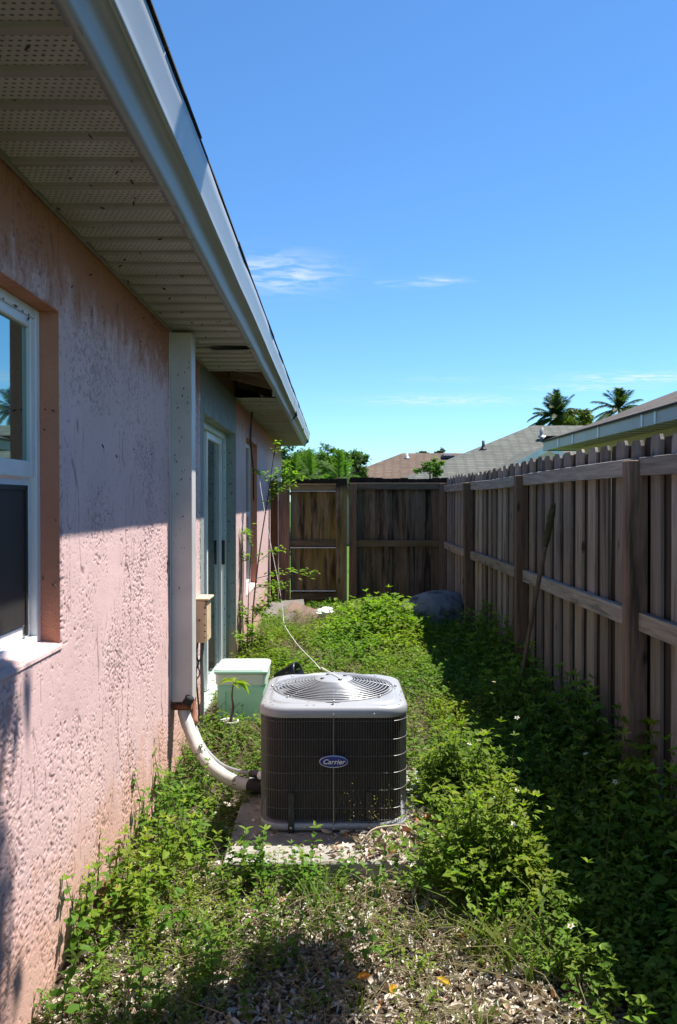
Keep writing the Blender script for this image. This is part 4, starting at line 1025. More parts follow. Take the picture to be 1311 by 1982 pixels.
def addleaf(L, p, az, el, ln, wd, r, ca=G1, cb=G2, curl=1.0, droop=0):
    d = (math.cos(az)*math.cos(el), math.sin(az)*math.cos(el), math.sin(el))
    n = (-math.cos(az)*math.sin(el) + r.gauss(0, .25), -math.sin(az)*math.sin(el) + r.gauss(0, .25), math.cos(el))
    L.append([*p, *d, *n, ln, wd, curl, *lc(r, ca, cb)])
def addstem(S, pts, r0, r1, c=STEMC):
    n = len(pts) - 1
    for i in range(n):
        a, b_ = r0 + (r1-r0)*i/n, r0 + (r1-r0)*(i+1)/n; S.append([*pts[i], *pts[i+1], a, b_, *c])
def proto_weed(seed, h=.3, nodes=6, ll=.05, tri=True, fl=False, ca=G1, cb=G2, wr=.42):
    r = random.Random(seed); L, S = [], []
    bend = (r.uniform(-.25, .25)*h, r.uniform(-.25, .25)*h)
    P = lambda t: (bend[0]*t*t, bend[1]*t*t, h*t)
    addstem(S, [P(i/6) for i in range(7)], .0028, .0013)
    for i in range(nodes):
        t = .22 + .78*(i+.3)/nodes; p = P(t); a0 = i*1.571 + r.uniform(-.4, .4); k = (1 - .45*t)*r.uniform(.8, 1.2)
        for sd in (0, math.pi):
            az = a0 + sd + r.uniform(-.3, .3); el = r.uniform(.1, .6)
            if tri and t < .9:
                pet = ll*.7*k; q = (p[0]+math.cos(az)*math.cos(el)*pet, p[1]+math.sin(az)*math.cos(el)*pet, p[2]+math.sin(el)*pet)
                addstem(S, [p, q], .0011, .0008)
                e2 = el - r.uniform(.3, .8)
                addleaf(L, q, az, e2, ll*k, ll*k*wr, r, ca, cb)
                for da in (-1.05, 1.05): addleaf(L, q, az+da, e2+r.uniform(-.2, .2), ll*k*.75, ll*k*wr*.75, r, ca, cb)
            else: addleaf(L, p, az, el - r.uniform(0, .5), ll*k*1.1, ll*k*wr*1.15, r, ca, cb)
    for k in range(4): addleaf(L, P(1), k*1.57 + r.random(), r.uniform(.4, 1.0), ll*.6, ll*.22, r, G2, G3)
    if fl:
        q = P(1); tip = (q[0]+r.uniform(-.02, .02), q[1]+r.uniform(-.02, .02), q[2]+.09); addstem(S, [q, tip], .001, .0008)
    return np.array(L), np.array(S)
def proto_cover(seed, h=.14, nst=5, nl=8, ll=.022, ca=G1, cb=G3):
    r = random.Random(seed); L, S = [], []
    for s in range(nst):
        az = r.random()*6.283; ln = r.uniform(.3, 1.0)*h; hh = h*r.uniform(.55, 1.1); pts = [(math.cos(az)*ln*t, math.sin(az)*ln*t, hh*(1-(1-t)**1.7)) for t in np.linspace(0, 1, 5)]
        addstem(S, pts, .0012, .0006, (.12, .11, .05) if r.random() < .4 else STEMC)
        for i in range(nl):
            t = .2 + .8*(i+r.random())/nl; p = (math.cos(az)*ln*t, math.sin(az)*ln*t, hh*(1-(1-t)**1.7))
            k = r.uniform(.7, 1.25); addleaf(L, p, r.random()*6.283, r.uniform(-.25, .7), ll*k, ll*k*.55, r, ca, cb)
    return np.array(L), np.array(S)
def proto_grass(seed, n=14, h=.16, w_=.006, ca=(.10, .17, .03), cb=(.18, .23, .06)):
    r = random.Random(seed); L = []
    for _ in range(n):
        az = r.random()*6.283; addleaf(L, (r.gauss(0, .012), r.gauss(0, .012), 0), az, r.uniform(.75, 1.45), h*r.uniform(.5, 1.15), w_*r.uniform(.7, 1.3), r, ca, cb, curl=r.uniform(.6, 1.8))
    return np.array(L), np.zeros((0, 11))
def proto_straw(seed):
    r = random.Random(seed); S = []
    for _ in range(7):
        az = r.random()*6.283; l = r.uniform(.06, .22); e = r.uniform(0, .5); p = (r.gauss(0, .05), r.gauss(0, .05), r.uniform(.004, .03)); q = (p[0]+math.cos(az)*l*.5, p[1]+math.sin(az)*l*.5, p[2]+l*.4*e); q2 = (q[0]+math.cos(az+.3)*l*.5, q[1]+math.sin(az+.3)*l*.5, q[2]-l*.1*e)
        k = r.uniform(.6, 1.1); addstem(S, [p, q, q2], .0014, .0009, (.42*k, .34*k, .22*k))
    return np.zeros((0, 15)), np.array(S)
W_TRI = [proto_weed(s, .30, 6, .050) for s in range(6)]
W_BROAD = [proto_weed(20 + s, .26, 5, .060, False, ca=(.095, .195, .024), cb=(.150, .262, .036), wr=.55) for s in range(5)]
COVER = [proto_cover(40 + s) for s in range(8)]
COVERF = [proto_cover(60 + s, .17, 5, 8, .030) for s in range(8)]
GRASS = [proto_grass(80 + s) for s in range(5)]
STRAW = [proto_straw(90 + s) for s in range(6)]
rng = np.random.default_rng(5)
AXB = (CX - .335, CX + .335, CY - .335, CY + .335)
def pts_in(n, x0, x1, y0, y1, dens=None, keep=True):
    x = rng.uniform(x0, x1, n); y = rng.uniform(y0, y1, n); ok = np.ones(n, bool)
    if dens is not None: ok &= rng.random(n) < dens(x, y)
    if keep:
        ok &= ~((x > AXB[0]-.03) & (x < AXB[1]+.03) & (y > AXB[2]-.03) & (y < AXB[3]+.03))
        ok &= ~((x > -.47) & (x < .5) & (y > 3.22) & (y < 4.38))
        ok &= ~((x > -.83) & (x < -.44) & (y > 5.30) & (y < 5.75))
        ok &= ~((np.hypot(x + .675, y - 5.1) < .075))
        ok &= (x > XW + .01) & (x < 1.53)
    x, y = x[ok], y[ok]; return np.stack([x, y, gz(x, y) - .004], 1)
def field(name, protos, P, s0, s1, leafT=LEAF4, label=None, tint=.25, hmul=None):
    scl = rng.uniform(s0, s1, len(P))
    if hmul is not None: scl = scl*hmul(P[:, 0], P[:, 1])
    L, S = scatter(protos, P, scl, rng, tint); parts = []
    if len(L): parts.append(leaf_arrays(L, leafT))
    if len(S): parts.append(stem_arrays(S))
    return tag(np_mesh(name, *join(parts), M['leaf']), kind='stuff')
def bump2(x, y, cx, cy, rx, ry): return np.exp(-(((x-cx)/rx)**2 + ((y-cy)/ry)**2))
SHX = .72         # fence shadow line on the ground
# --- dry leaf litter
def litter(n, x0, x1, y0, y1, dens, smin, smax, zoff=0.0, name='leaf_litter', layers=.022):
    P = pts_in(n, x0, x1, y0, y1, dens, keep=False); k = len(P); r = rng
    az = r.random(k)*6.283; el = r.normal(0, .35, k); d = np.stack([np.cos(az)*np.cos(el), np.sin(az)*np.cos(el), np.sin(el)], 1)
    nn = unit(np.stack([r.normal(0, .5, k), r.normal(0, .5, k), np.where(r.random(k) < .3, -1, 1)*np.ones(k)], 1))
    ln = r.uniform(smin, smax, k)*np.where(r.random(k) < .15, 1.5, 1); wd = ln*r.uniform(.28, .6, k); cu_ = r.uniform(.5, 1.9, k)
    pal = np.array([(.56, .50, .42), (.50, .42, .33), (.39, .31, .23), (.60, .56, .50), (.29, .21, .15), (.45, .40, .34), (.38, .20, .10), (.16, .11, .075)])
    c = pal[r.choice(len(pal), k, p=[.2, .2, .17, .14, .1, .12, .03, .04])]*r.uniform(.85, 1.35, (k, 1))
    P[:, 2] += r.uniform(.004, layers, k) + zoff
    L = np.concatenate([P, d, nn, ln[:, None], wd[:, None], cu_[:, None], np.clip(c, 0, .8)], 1)
    return tag(np_mesh(name, *leaf_arrays(L, CURL), M['litter']), kind='stuff')
litter(24000, -.88, 1.2, 1.9, 3.7, lambda x, y: np.where((y > 3.22) & (x < -.05) & (x > -.47), .0, np.where(x > .9, .35, 1.0)), .010, .036)
litter(9000, -.88, 1.4, 3.6, 10.8, lambda x, y: np.where((x > AXB[0]) & (x < AXB[1]) & (y < AXB[3]), 0, np.where((x > .42) & (x < .85) & (y < 6.6), 1, .35)), .02, .045)
litter(1900, -.12, .50, 3.24, 3.72, lambda x, y: np.clip((x + .1)*2.2, .15, 1)*np.clip((3.60 - y)*8 + np.where(x > .3, 2.5, 0), 0, 1), .02, .042, .078, layers=.03)
litter(420, -.45, .0, 3.24, 4.3, lambda x, y: np.where(y < 3.5, .75, .3)*np.where((x > AXB[0]) & (y > AXB[2]), 0, 1), .018, .035, .078, layers=.006)
# --- straw and dead stems
field('dry_straw', STRAW, pts_in(900, -.88, .8, 2.1, 6.4, lambda x, y: .45 + .65*bump2(x, y, .45, 3.4, .25, .35) + .5*bump2(x, y, .65, 5.3, .25, .9), keep=False)[:700] + np.array([0, 0, .02]), .7, 1.5)
# --- foreground weeds
field('foreground_weeds', W_BROAD, pts_in(430, -.88, .25, 2.15, 3.35, lambda x, y: .26*np.clip(.85*bump2(x, y, -.62, 2.95, .27, .6) + .7*bump2(x, y, -.28, 2.95, .25, .30) + .35*bump2(x, y, -.35, 2.45, .4, .25) + .5*bump2(x, y, -.15, 3.15, .2, .12), 0, 1)), .45, 1.0, LEAF8, hmul=lambda x, y: .8 + .35*bump2(x, y, -.8, 2.8, .2, 1))
field('foreground_clover', COVER, pts_in(640, -.88, .3, 2.1, 3.4, lambda x, y: .5*np.clip(.15 + .5*bump2(x, y, -.6, 2.8, .35, .7) + .5*bump2(x, y, -.1, 2.85, .3, .25), 0, 1)), .5, 1.0)
field('wall_foot_weeds', W_BROAD + W_TRI[:2], pts_in(80, -.89, -.5, 2.6, 4.3, lambda x, y: np.clip(1.1 - (x + .88)*2.2, .15, 1)), .55, 1.1, LEAF8)
field('pipe_side_cover', COVERF, pts_in(170, -.89, -.36, 3.3, 5.3, lambda x, y: np.where((x > -.78) & (x < -.5) & (y > 4.6), .45, 1)), .4, .85)
field('low_green_scatter', COVER, pts_in(420, -.88, .55, 2.1, 3.3, lambda x, y: np.clip(.75 - 1.6*(x + .45), .05, .75)), .35, .7, tint=.35)
field('pad_edge_weeds', W_BROAD, pts_in(26, -.46, .05, 3.10, 3.215), .35, .75, LEAF8)
field('grass_tufts', GRASS, pts_in(330, -.7, .95, 2.2, 3.3, lambda x, y: np.clip(.9*bump2(x, y, .05, 2.98, .28, .2) + .6*bump2(x, y, .62, 2.72, .3, .14) + .12, 0, 1)), .35, 1.0, BLADE)
field('long_grass', [proto_grass(200 + s, 7, .26, .010) for s in range(4)], pts_in(46, .3, .95, 2.35, 2.95, lambda x, y: bump2(x, y, .66, 2.72, .2, .18)), .6, 1.15, BLADE)
# --- shaded strip along the fence
field('shade_weeds', W_TRI + W_BROAD[:2], pts_in(950, .66, 1.5, 2.0, 8.2, lambda x, y: np.clip(.35 + (x - .66), 0, 1)), .6, 1.25, LEAF8, hmul=lambda x, y: .55 + 1.0*np.clip((x - .75)/.7, 0, 1))
field('shade_cover', COVERF, pts_in(2600, .62, 1.5, 2.0, 11.0, lambda x, y: np.clip((x - .55)*3, 0, 1)*np.where((x < .8) & (y < 2.9), .3, 1)), .6, 1.1)
# --- sunny carpet behind the condenser
def carpet(x, y): return np.clip(.62 + 2.6*(fbm(x*2.6 + 4, y*2.0 + 7, 131, 3) - .5) + .5*bump2(x, y, .45, 8.7, .45, 1.0) - 1.1*bump2(x, y, .66, 5.3, .2, 1.0) - .9*bump2(x, y, -.2, 9.7, .5, .35), 0, 1)*np.where((x < -.4) & (y < 6), .6, 1)
def hill(x, y): return .95 + 1.5*bump2(x, y, .45, 8.7, .42, .9) + .3*bump2(x, y, -.2, 6.6, .4, .8) + .25*(fbm(x*2.2, y*2.2, 88, 3) - .5)
field('weed_carpet', COVERF, pts_in(2700, -.88, .95, 4.45, 10.9, carpet), .75, 1.25, hmul=hill)
STRAWT = [(l, np.concatenate([s_, s_ + np.array([0, 0, .06, .01, .01, .10, 0, 0, 0, 0, 0])])) for l, s_ in (proto_straw(140 + k) for k in range(6))]
field('dead_stems', STRAWT, pts_in(420, -.85, .95, 4.5, 10.6), .8, 1.6)
field('weed_carpet_tall', W_TRI, pts_in(520, -.88, .95, 4.9, 10.6, lambda x, y: carpet(x, y)*.8), .5, .9, hmul=hill)
field('far_grass', GRASS, pts_in(220, -.8, .9, 5, 11.0, carpet), .8, 1.6, BLADE)
field('corner_grass', GRASS, pts_in(160, -.7, 1.4, 10.4, 11.0), 1.0, 1.9, BLADE)
# --- the flowering weed bushes beside the condenser
FLOWC, YELC = (.82, .82, .78), (.65, .38, .03)
def flower_rows(p, r, up=(0, -.25, 1)):
    L = []; u = Vector((up[0] + r.gauss(0, .3), up[1] + r.gauss(0, .3), up[2])).normalized(); a = u.orthogonal().normalized(); b_ = u.cross(a)
    for k in range(5):
        t = 2*math.pi*k/5 + r.uniform(-.2, .2); d = a*math.cos(t) + b_*math.sin(t) + u*.15; L.append([*p, *d, *u, .014, .010, .5, *FLOWC])
    for k in range(6):
        t = 2*math.pi*k/6; d = a*math.cos(t) + b_*math.sin(t) + u*1.1; L.append([*p, *d, *u, .007, .006, .2, *YELC])
    return L
def bush(label, cx, cy, rx, ry, n, hs, seed, flowers):
    root = empty('weed_bush', (cx, cy, 0), label, 'weed bush', 'flowering weed bushes right of the condenser'); r = random.Random(seed)
    q = np.random.default_rng(seed); x = q.normal(cx, rx, n); y = q.normal(cy, ry, n); ok = (np.abs(x-cx) < 1.7*rx) & (np.abs(y-cy) < 1.7*ry); x, y = x[ok], y[ok]
    P = np.stack([x, y, gz(x, y)], 1); scl = hs*(.55 + .6*np.exp(-(((x-cx)/rx)**2 + ((y-cy)/ry)**2)/1.6))*q.uniform(.8, 1.15, len(x))
    pr = [proto_weed(300 + seed*7 + s, .30, 7, .042) for s in range(5)]
    L, S = scatter(pr, P, scl, q, .2)
    np_mesh('foliage', *leaf_arrays(L, LEAF8), M['leaf'], root); np_mesh('stems', *stem_arrays(S), M['stem'], root)
    cpos = [(r.gauss(cx, rx*.9), r.gauss(cy, ry*.9)) for _ in range(int(n*1.3))]; cpos = np.array(cpos)
    P2 = np.stack([cpos[:, 0], cpos[:, 1], gz(cpos[:, 0], cpos[:, 1])], 1)
    L, S = scatter(COVERF, P2, q.uniform(.8, 1.5, len(P2)), q, .2); np_mesh('undergrowth', *leaf_arrays(L, LEAF4), M['leaf'], root)
    for k in range(flowers):
        fx, fy_ = r.uniform(cx, cx + rx*1.1), r.gauss(cy, ry*.8); z = .30*hs*r.uniform(.9, 1.15)
        S = []; addstem(S, [(fx, fy_, z*.3), (fx + .01, fy_, z*.7), (fx + .015, fy_ - .01, z)], .0014, .001)
        fo = np_mesh('flower', *leaf_arrays(np.array(flower_rows((fx + .015, fy_ - .01, z), r)), LEAF4), M['leaf'], root); np_mesh('flower_stalk', *stem_arrays(np.array(S)), M['stem'], fo)
bush('bushy green weed clump spreading over the back right corner of the concrete pad', .62, 3.95, .13, .26, 95, 1.25, 1, 3)
bush('dense green weed clump with white flowers in front of the right edge of the pad', .60, 3.15, .13, .13, 85, 1.2, 2, 3)
# single flowering stems standing in the fence shade
fl_lab = ['lone flowering weed with one white bloom in dark shade beyond the front weed clump', 'tall flowering weed catching light at the upper edge of the back weed clump', 'short white flowered weed at the shade edge near the curled leaf litter', 'weed with two pale blooms in the shade before the second fence post from the front', 'weed with a small white bloom at the foot of the nearest fence post', 'white flowered weed between the condenser and the leaning pole']
for k, (fx, fy_, h) in enumerate(((1.02, 3.0, .46), (.80, 3.65, .55), (.74, 2.55, .20), (1.0, 4.75, .48), (1.12, 3.55, .42), (.80, 4.6, .38))):
    r = random.Random(500 + k); root = empty('flowering_weed', (fx, fy_, 0), fl_lab[k], 'flower', 'white flowered weeds at the edge of the fence shade')
    L, S = proto_weed(500 + k, h*.85, 6, .045); L[:, 0:3] += (fx, fy_, 0); S[:, 0:3] += (fx, fy_, 0); S[:, 3:6] += (fx, fy_, 0)
    np_mesh('leaves', *leaf_arrays(L, LEAF8), M['leaf'], root)
    tip = Vector(S[5, 3:6]); S2 = S.tolist(); q = tip + Vector((.01, 0, h*.15)); addstem(S2, [tuple(tip), tuple(q)], .0013, .001)
    np_mesh('stem', *stem_arrays(np.array(S2)), M['stem'], root)
    np_mesh('flower', *leaf_arrays(np.array(flower_rows(tuple(q), r)), LEAF4), M['leaf'], root)
# --- weeds one can tell apart near the camera
near = [(-.80, 2.33, .22, 'leafy weed against the near pink wall just inside the bottom edge of the picture'), (-.84, 2.62, .30, 'upright weed with drooping leaves shading the lower pink wall'), (-.82, 2.95, .26, 'broad leaved weed in front of the rusty scrap at the wall'), (-.84, 3.55, .34, 'tall weed throwing a thin shadow on the pink wall before the white pipe'),
        (-.86, 3.95, .46, 'slim tall weed with a few pointed leaves below the rusted pipe end'), (-.55, 2.75, .25, 'weed with rounded leaves midway between wall and pad corner'), (-.30, 3.16, .27, 'weed growing against the front edge of the concrete pad'), (-.10, 3.19, .22, 'weed in front of the left hold down strap of the condenser'),
        (.10, 2.62, .16, 'small dark green weed alone in the dry leaf litter'), (-.37, 3.20, .24, 'weed hiding the front left corner of the concrete pad'), (-.38, 2.48, .2, 'weed at the rim of the foreground tree shadow')]
for k, (fx, fy_, h, lab) in enumerate(near):
    root = empty('weed', (fx, fy_, 0), lab, 'weed', 'single weeds in the foreground')
    L, S = proto_weed(600 + k, h, 6 if h > .2 else 4, .058, k % 3 == 2, ca=(.075, .17, .02), cb=(.125, .235, .032), wr=.55)
    L[:, 0:3] += (fx, fy_, 0); S[:, 0:3] += (fx, fy_, 0); S[:, 3:6] += (fx, fy_, 0)
    np_mesh('leaves', *leaf_arrays(L, LEAF8), M['leaf'], root); np_mesh('stem', *stem_arrays(S), M['stem'], root)
# bits of dry leaf blown onto the condenser lid
k = 26; a_ = rng.random(k)*6.283; rr_ = .31 + .05*rng.random(k); P = np.stack([CX + np.clip(rr_*1.25*np.cos(a_), -.31, .31), CY + np.clip(rr_*1.25*np.sin(a_), -.31, .31), np.full(k, .653)], 1)
d = np.stack([np.cos(a_*3), np.sin(a_*3), np.zeros(k)], 1); ln = rng.uniform(.006, .022, k)
tag(np_mesh('lid_debris', *leaf_arrays(np.concatenate([P, d, np.tile([0, 0, 1.0], (k, 1)), ln[:, None], ln[:, None]*.45, np.full((k, 1), .8), rng.uniform(.7, 1.2, (k, 1))*np.array([[.42, .34, .24]])], 1), CURL), M['litter']), kind='stuff')
# wispy seed stalks before the condenser
S = []; L = []
r = random.Random(77)
for _ in range(7):
    x, y = r.uniform(.02, .32), r.uniform(3.42, 3.52); z = .10; p = [(x, y, z)]
    for k in range(5): x += r.uniform(-.02, .03); z += r.uniform(.02, .05); p.append((x, y, z))
    addstem(S, p, .0009, .0005, (.25, .22, .09))
    for q in p[2:]:
        for _ in range(3): addleaf(L, (q[0] + r.gauss(0, .012), q[1] + r.gauss(0, .008), q[2] + r.gauss(0, .012)), r.random()*6, r.uniform(-.5, 1), .008, .005, r, (.22, .22, .06), (.3, .27, .1))
tag(np_mesh('seed_stalks', *join([stem_arrays(np.array(S)), leaf_arrays(np.array(L), LEAF4)]), M['leaf']), kind='stuff')
# sapling leaves in the pot
for k, (az, el, ln) in enumerate(((3.3, .1, .10), (2.5, .45, .085), (-.2, .3, .11), (.3, -.35, .13), (1.4, .5, .08), (-1.2, .2, .09), (-.5, -.2, .11))):
    L = []; rr_ = random.Random(k); addleaf(L, (-.645, 5.1, .40 - .008*(k % 3)), az, el, ln, ln*.36, rr_, (.22, .29, .035), (.30, .36, .05), 2.2)
    np_mesh('leaf', *leaf_arrays(np.array(L), LEAF8), M['leaf'], sap)
# bright fallen leaves
for k, (x, y, c, lab) in enumerate(((.07, 2.52, (.55, .22, .02), 'curled orange fallen leaf on the grey litter'), (.17, 2.42, (.50, .28, .02), 'yellow and red fallen leaf nearest the bottom edge'), (.36, 2.47, (.5, .35, .04), 'flat yellow fallen leaf right of the curled orange one'), (.25, 3.3, (.33, .10, .04), 'rust red fallen leaf standing up at the pad edge'))):
    L = [[x, y, float(gz(x, y)) + .035 + (.06 if k == 3 else 0), math.cos(k*1.3), math.sin(k*1.3), .15, .2, -.3, 1, .048, .032, 1.6, *c]]
    root = np_mesh('fallen_leaf', *leaf_arrays(np.array(L), CURL), M['litter'], None, Vector((x, y, .03))); tag(root, lab, 'fallen leaf', 'bright fallen leaves on the litter')
# --- tall thin shrub against the wall
def sprig(L, S, p0, p1, n, ll, r, ca=G2, cb=(.2, .27, .05), droop=.04):
    p0, p1 = Vector(p0), Vector(p1); pts = [p0.lerp(p1, t) + Vector((0, 0, droop*math.sin(math.pi*t))) for t in np.linspace(0, 1, 6)]
    addstem(S, [tuple(q) for q in pts], .004, .0015, (.13, .10, .06))
    for i in range(n):
        t = .15 + .85*(i + r.random())/n; p = p0.lerp(p1, t) + Vector((r.gauss(0, .025), r.gauss(0, .03), droop*math.sin(math.pi*t) + r.gauss(0, .02)))
        addleaf(L, tuple(p), r.random()*6.283, r.uniform(-.4, .7), ll*r.uniform(.6, 1.2), ll*.5*r.uniform(.7, 1.2), r, ca, cb)
sh = empty('wall_shrub', (-.8, 7.85, 0), 'tall spindly shrub with bare stems and leafy sprays against the far pink wall', 'shrub')
r = random.Random(31); L, S = [], []
main = bez([(-.80, 7.7, 0), (-.79, 7.75, .5), (-.73, 7.85, 1.1), (-.66, 7.95, 1.6), (-.60, 8.0, 2.05)], 4); addstem(S, [tuple(q) for q in main], .011, .004, (.12, .08, .055))
m2 = bez([(-.83, 7.6, 0), (-.82, 7.6, .6), (-.80, 7.7, 1.2)], 4); S2 = []; addstem(S2, [tuple(q) for q in m2], .008, .003, (.12, .08, .055)); np_mesh('side_stem', *stem_arrays(np.array(S2)), M['stem'], sh)
for p0, p1, n in (((-.66, 7.95, 1.6), (-.40, 7.8, 1.72), 40), ((-.66, 7.95, 1.65), (-.45, 7.9, 1.92), 38), ((-.64, 7.97, 1.7), (-.80, 8.0, 1.86), 22), ((-.60, 8.0, 2.0), (-.57, 8.0, 2.12), 8), ((-.63, 7.95, 1.75), (-.30, 7.8, 1.80), 22), ((-.67, 7.9, 1.5), (-.52, 7.9, 1.66), 22),
                  ((-.75, 7.8, .8), (-.14, 7.6, .86), 34), ((-.75, 7.8, .95), (-.48, 7.7, 1.08), 18), ((-.80, 7.7, 1.1), (-.86, 7.6, 1.28), 22), ((-.78, 7.75, .7), (-.45, 7.7, .72), 40), ((-.80, 7.65, .95), (-.88, 7.6, 1.02), 18),
                  ((-.79, 7.7, .4), (-.55, 7.6, .62), 50), ((-.80, 7.65, .3), (-.86, 7.4, .55), 40), ((-.80, 7.7, .5), (-.62, 7.5, .45), 50), ((-.82, 7.6, .15), (-.75, 7.3, .4), 50), ((-.8, 7.5, .1), (-.88, 7.2, .35), 36), ((-.8, 7.7, .1), (-.6, 7.4, .3), 46), ((-.75, 7.9, .5), (-.55, 8.2, .7), 40)):
    sprig(L, S, p0, p1, int(n*1.7), .055, r, (.13, .25, .025), (.28, .36, .05))
np_mesh('foliage', *leaf_arrays(np.array(L), LEAF8), M['leaf'], sh); tag(np_mesh('stems', *stem_arrays(np.array(S)), M['stem'], sh), kind='stuff')
# blade like plant leaning in the shaded corner
L = []; r = random.Random(4)
root = empty('strap_leaf_plant', (.93, 10.7, 0), 'single dark strap leaf with a bright tip against the cross fence', 'plant')
np_mesh('leaf', *leaf_arrays(np.array([[1.05, 10.7, .1, -.32, -.05, .8, .8, 0, .3, .86, .05, .4, .05, .09, .02]]), BLADE), M['leaf'], root)

# ================================================================ BEYOND THE FENCE
def hip_house(name, label, x0, y0, w_, dpt, ze, tan_, ov, roofm, wallm, facm, soft=True):
    """eave outline from (x0, y0); ze = eave height"""
    root = empty(name, (x0, y0, 0), label, 'house'); s = min(w_, dpt)/2; x1, y1 = x0 + w_, y0 + dpt; zr_ = ze + s*tan_
    if w_ >= dpt: A, B_ = (x0+s, y0+s, zr_), (x1-s, y0+s, zr_)
    else: A, B_ = (x0+s, y0+s, zr_), (x0+s, y1-s, zr_)
    c = [(x0, y0, ze), (x1, y0, ze), (x1, y1, ze), (x0, y1, ze)]
    m = MB()
    if w_ >= dpt: m.add(c + [A, B_], [(0, 1, 5, 4), (1, 2, 5), (2, 3, 4, 5), (3, 0, 4)])
    else: m.add(c + [A, B_], [(0, 1, 4), (1, 2, 5, 4), (2, 3, 5), (3, 0, 4, 5)])
    roof_ = m.build('roof', roofm, root)
    m = MB(); fh = .16
    for (a, b_) in ((0, 1), (1, 2), (2, 3), (3, 0)):
        p, q = Vector(c[a]), Vector(c[b_]); d = (q - p).normalized(); nrm = Vector((d.y, -d.x, 0))
        t0, t1 = p - d*.0 , q
        m.add([t0 - Vector((0, 0, fh)), t1 - Vector((0, 0, fh)), t1 - Vector((0, 0, .004)), t0 - Vector((0, 0, .004)), t0 - nrm*.03 - Vector((0, 0, fh)), t1 - nrm*.03 - Vector((0, 0, fh))], [(0, 1, 2, 3), (0, 4, 5, 1)])
    m.build('fascia', facm, root)
    m = MB(); zz = ze - fh + .02; m.add([(x0+.03, y0+.03, zz), (x1-.03, y0+.03, zz), (x1-.03, y1-.03, zz), (x0+.03, y1-.03, zz)], [(3, 2, 1, 0)]); m.build('soffit', facm, root)
    m = MB(); m.box((x0+ov, y0+ov, -.05), (x1-ov, y1-ov, ze-fh+.015)); m.build('wall', wallm, root)
    # shingle lip
    m = MB()
    for (a, b_) in ((0, 1), (1, 2), (2, 3), (3, 0)):
        p, q = Vector(c[a]), Vector(c[b_]); d = (q - p).normalized(); nrm = Vector((d.y, -d.x, 0)); o = nrm*.025
        m.add([p + o - d*.025 - Vector((0,0,.012)), q + o + d*.025 - Vector((0,0,.012)), q + o + d*.025 + Vector((0,0,.02)), p + o - d*.025 + Vector((0,0,.02)), p - nrm*.2 + Vector((0,0,.2*tan_+.012)), q - nrm*.2 + Vector((0,0,.2*tan_+.012))], [(0,1,2,3), (3,2,5,4)])
    m.build('shingle_edge', roofm, root)
    return root, roof_
n1h, n1r = hip_house('neighbour_house', 'cream house with brown shingled hip roof close behind the board fence', 3.70, 2.0, 9.0, 12.2, 2.60, .41, .45, M['roof_brown'], M['cream_wall'], M['fascia_pale'])
for yy in (13.2, 12.4, 11.2, 9.6, 9.2):
    m = MB(); m.box((3.688, yy, 2.442), (3.699, yy + .05, 2.598)); m.build('fascia_joint', M['white_metal'], n1h)
m = MB(); yy = 2.6
while yy < 14.0: m.box((3.735, yy, 2.449), (4.145, yy + .02, 2.459)); yy += .3
tag(m.build('soffit_ribs', M['fascia_pale'], n1h), kind='stuff')
n2h, n2r = hip_house('grey_roof_house', 'house with a grey shingled hip roof and vent pipes beyond the cream house', 1.80, 23.15, 14.7, 10.36, 2.10, .41, .5, M['roof_grey'], M['cream_wall'], M['fascia_pale'])
n3h, n3r = hip_house('brown_roof_house', 'far house with a reddish brown hip roof and a dark roof vent', -.67, 29.15, 17.7, 6.84, 2.10, .41, .4, M['roof_rust'], M['cream_wall'], M['fascia_pale'])
def vent_pipe(par, p, h, r_, mat):
    m = MB(); m.tube([p - Vector((0, 0, .3)), p + Vector((0, 0, h))], r_, 8); m.lathe([(r_*2.2, -.06), (r_*1.1, .02)], p, 10); m.build('vent_pipe', mat, par)
vent_pipe(n2r, px(936, 866, 25.9), .22, .05, M['strap'])
p = px(1049, 843, 26.8); vent_pipe(n2r, p, .26, .07, M['cable_grey']); m = MB(); m.tube([p + Vector((.05, -.1, -.05)), p + Vector((.24, -.4, -.5))], .07, 8); m.build('flashing', M['white_metal'], n2r)
vent_pipe(n3r, px(788, 884, 32.0), .12, .05, M['white_metal']); vent_pipe(n3r, px(774, 917, 30.6), .1, .04, M['strap'])
m = MB(); p = px(866, 884, 32.2); m.box((p.x-.26, p.y-.35, p.z-.12), (p.x+.26, p.y+.1, p.z+.08), bev=.05); m.build('roof_vent', M['dark_plastic'], n3r)
# front wing of the grey roofed house: a white rake running down behind the fence
wg = MB(); a, b_ = px(985, 905, 22.0), px(1062, 862, 22.0); c_ = px(1140, 905, 22.0)
wg.add([a, b_, c_, a + Vector((0, 5, 0)), b_ + Vector((0, 5, 0)), c_ + Vector((0, 5, 0))], [(0, 3, 4, 1), (1, 4, 5, 2)]); wg.build('wing_roof', M['roof_grey'], n2h)
wg = MB(); t_ = Vector((0, 0, -.16)); wg.add([a + Vector((0, -.05, .02)), b_ + Vector((0, -.05, .02)), c_ + Vector((0, -.05, .02)), c_ + t_ + Vector((0, -.05, 0)), b_ + t_ + Vector((0, -.05, 0)), a + t_ + Vector((0, -.05, 0))], [(0, 1, 4, 5), (1, 2, 3, 4)]); wg.build('rake_board', M['white_metal'], n2h)
wg = MB(); wg.add([a + t_, b_ + t_, c_ + t_, Vector((c_.x, c_.y, 0)), Vector((a.x, a.y, 0))], [(0, 4, 3, 2, 1)]); wg.build('wing_wall', M['cream_wall'], n2h)

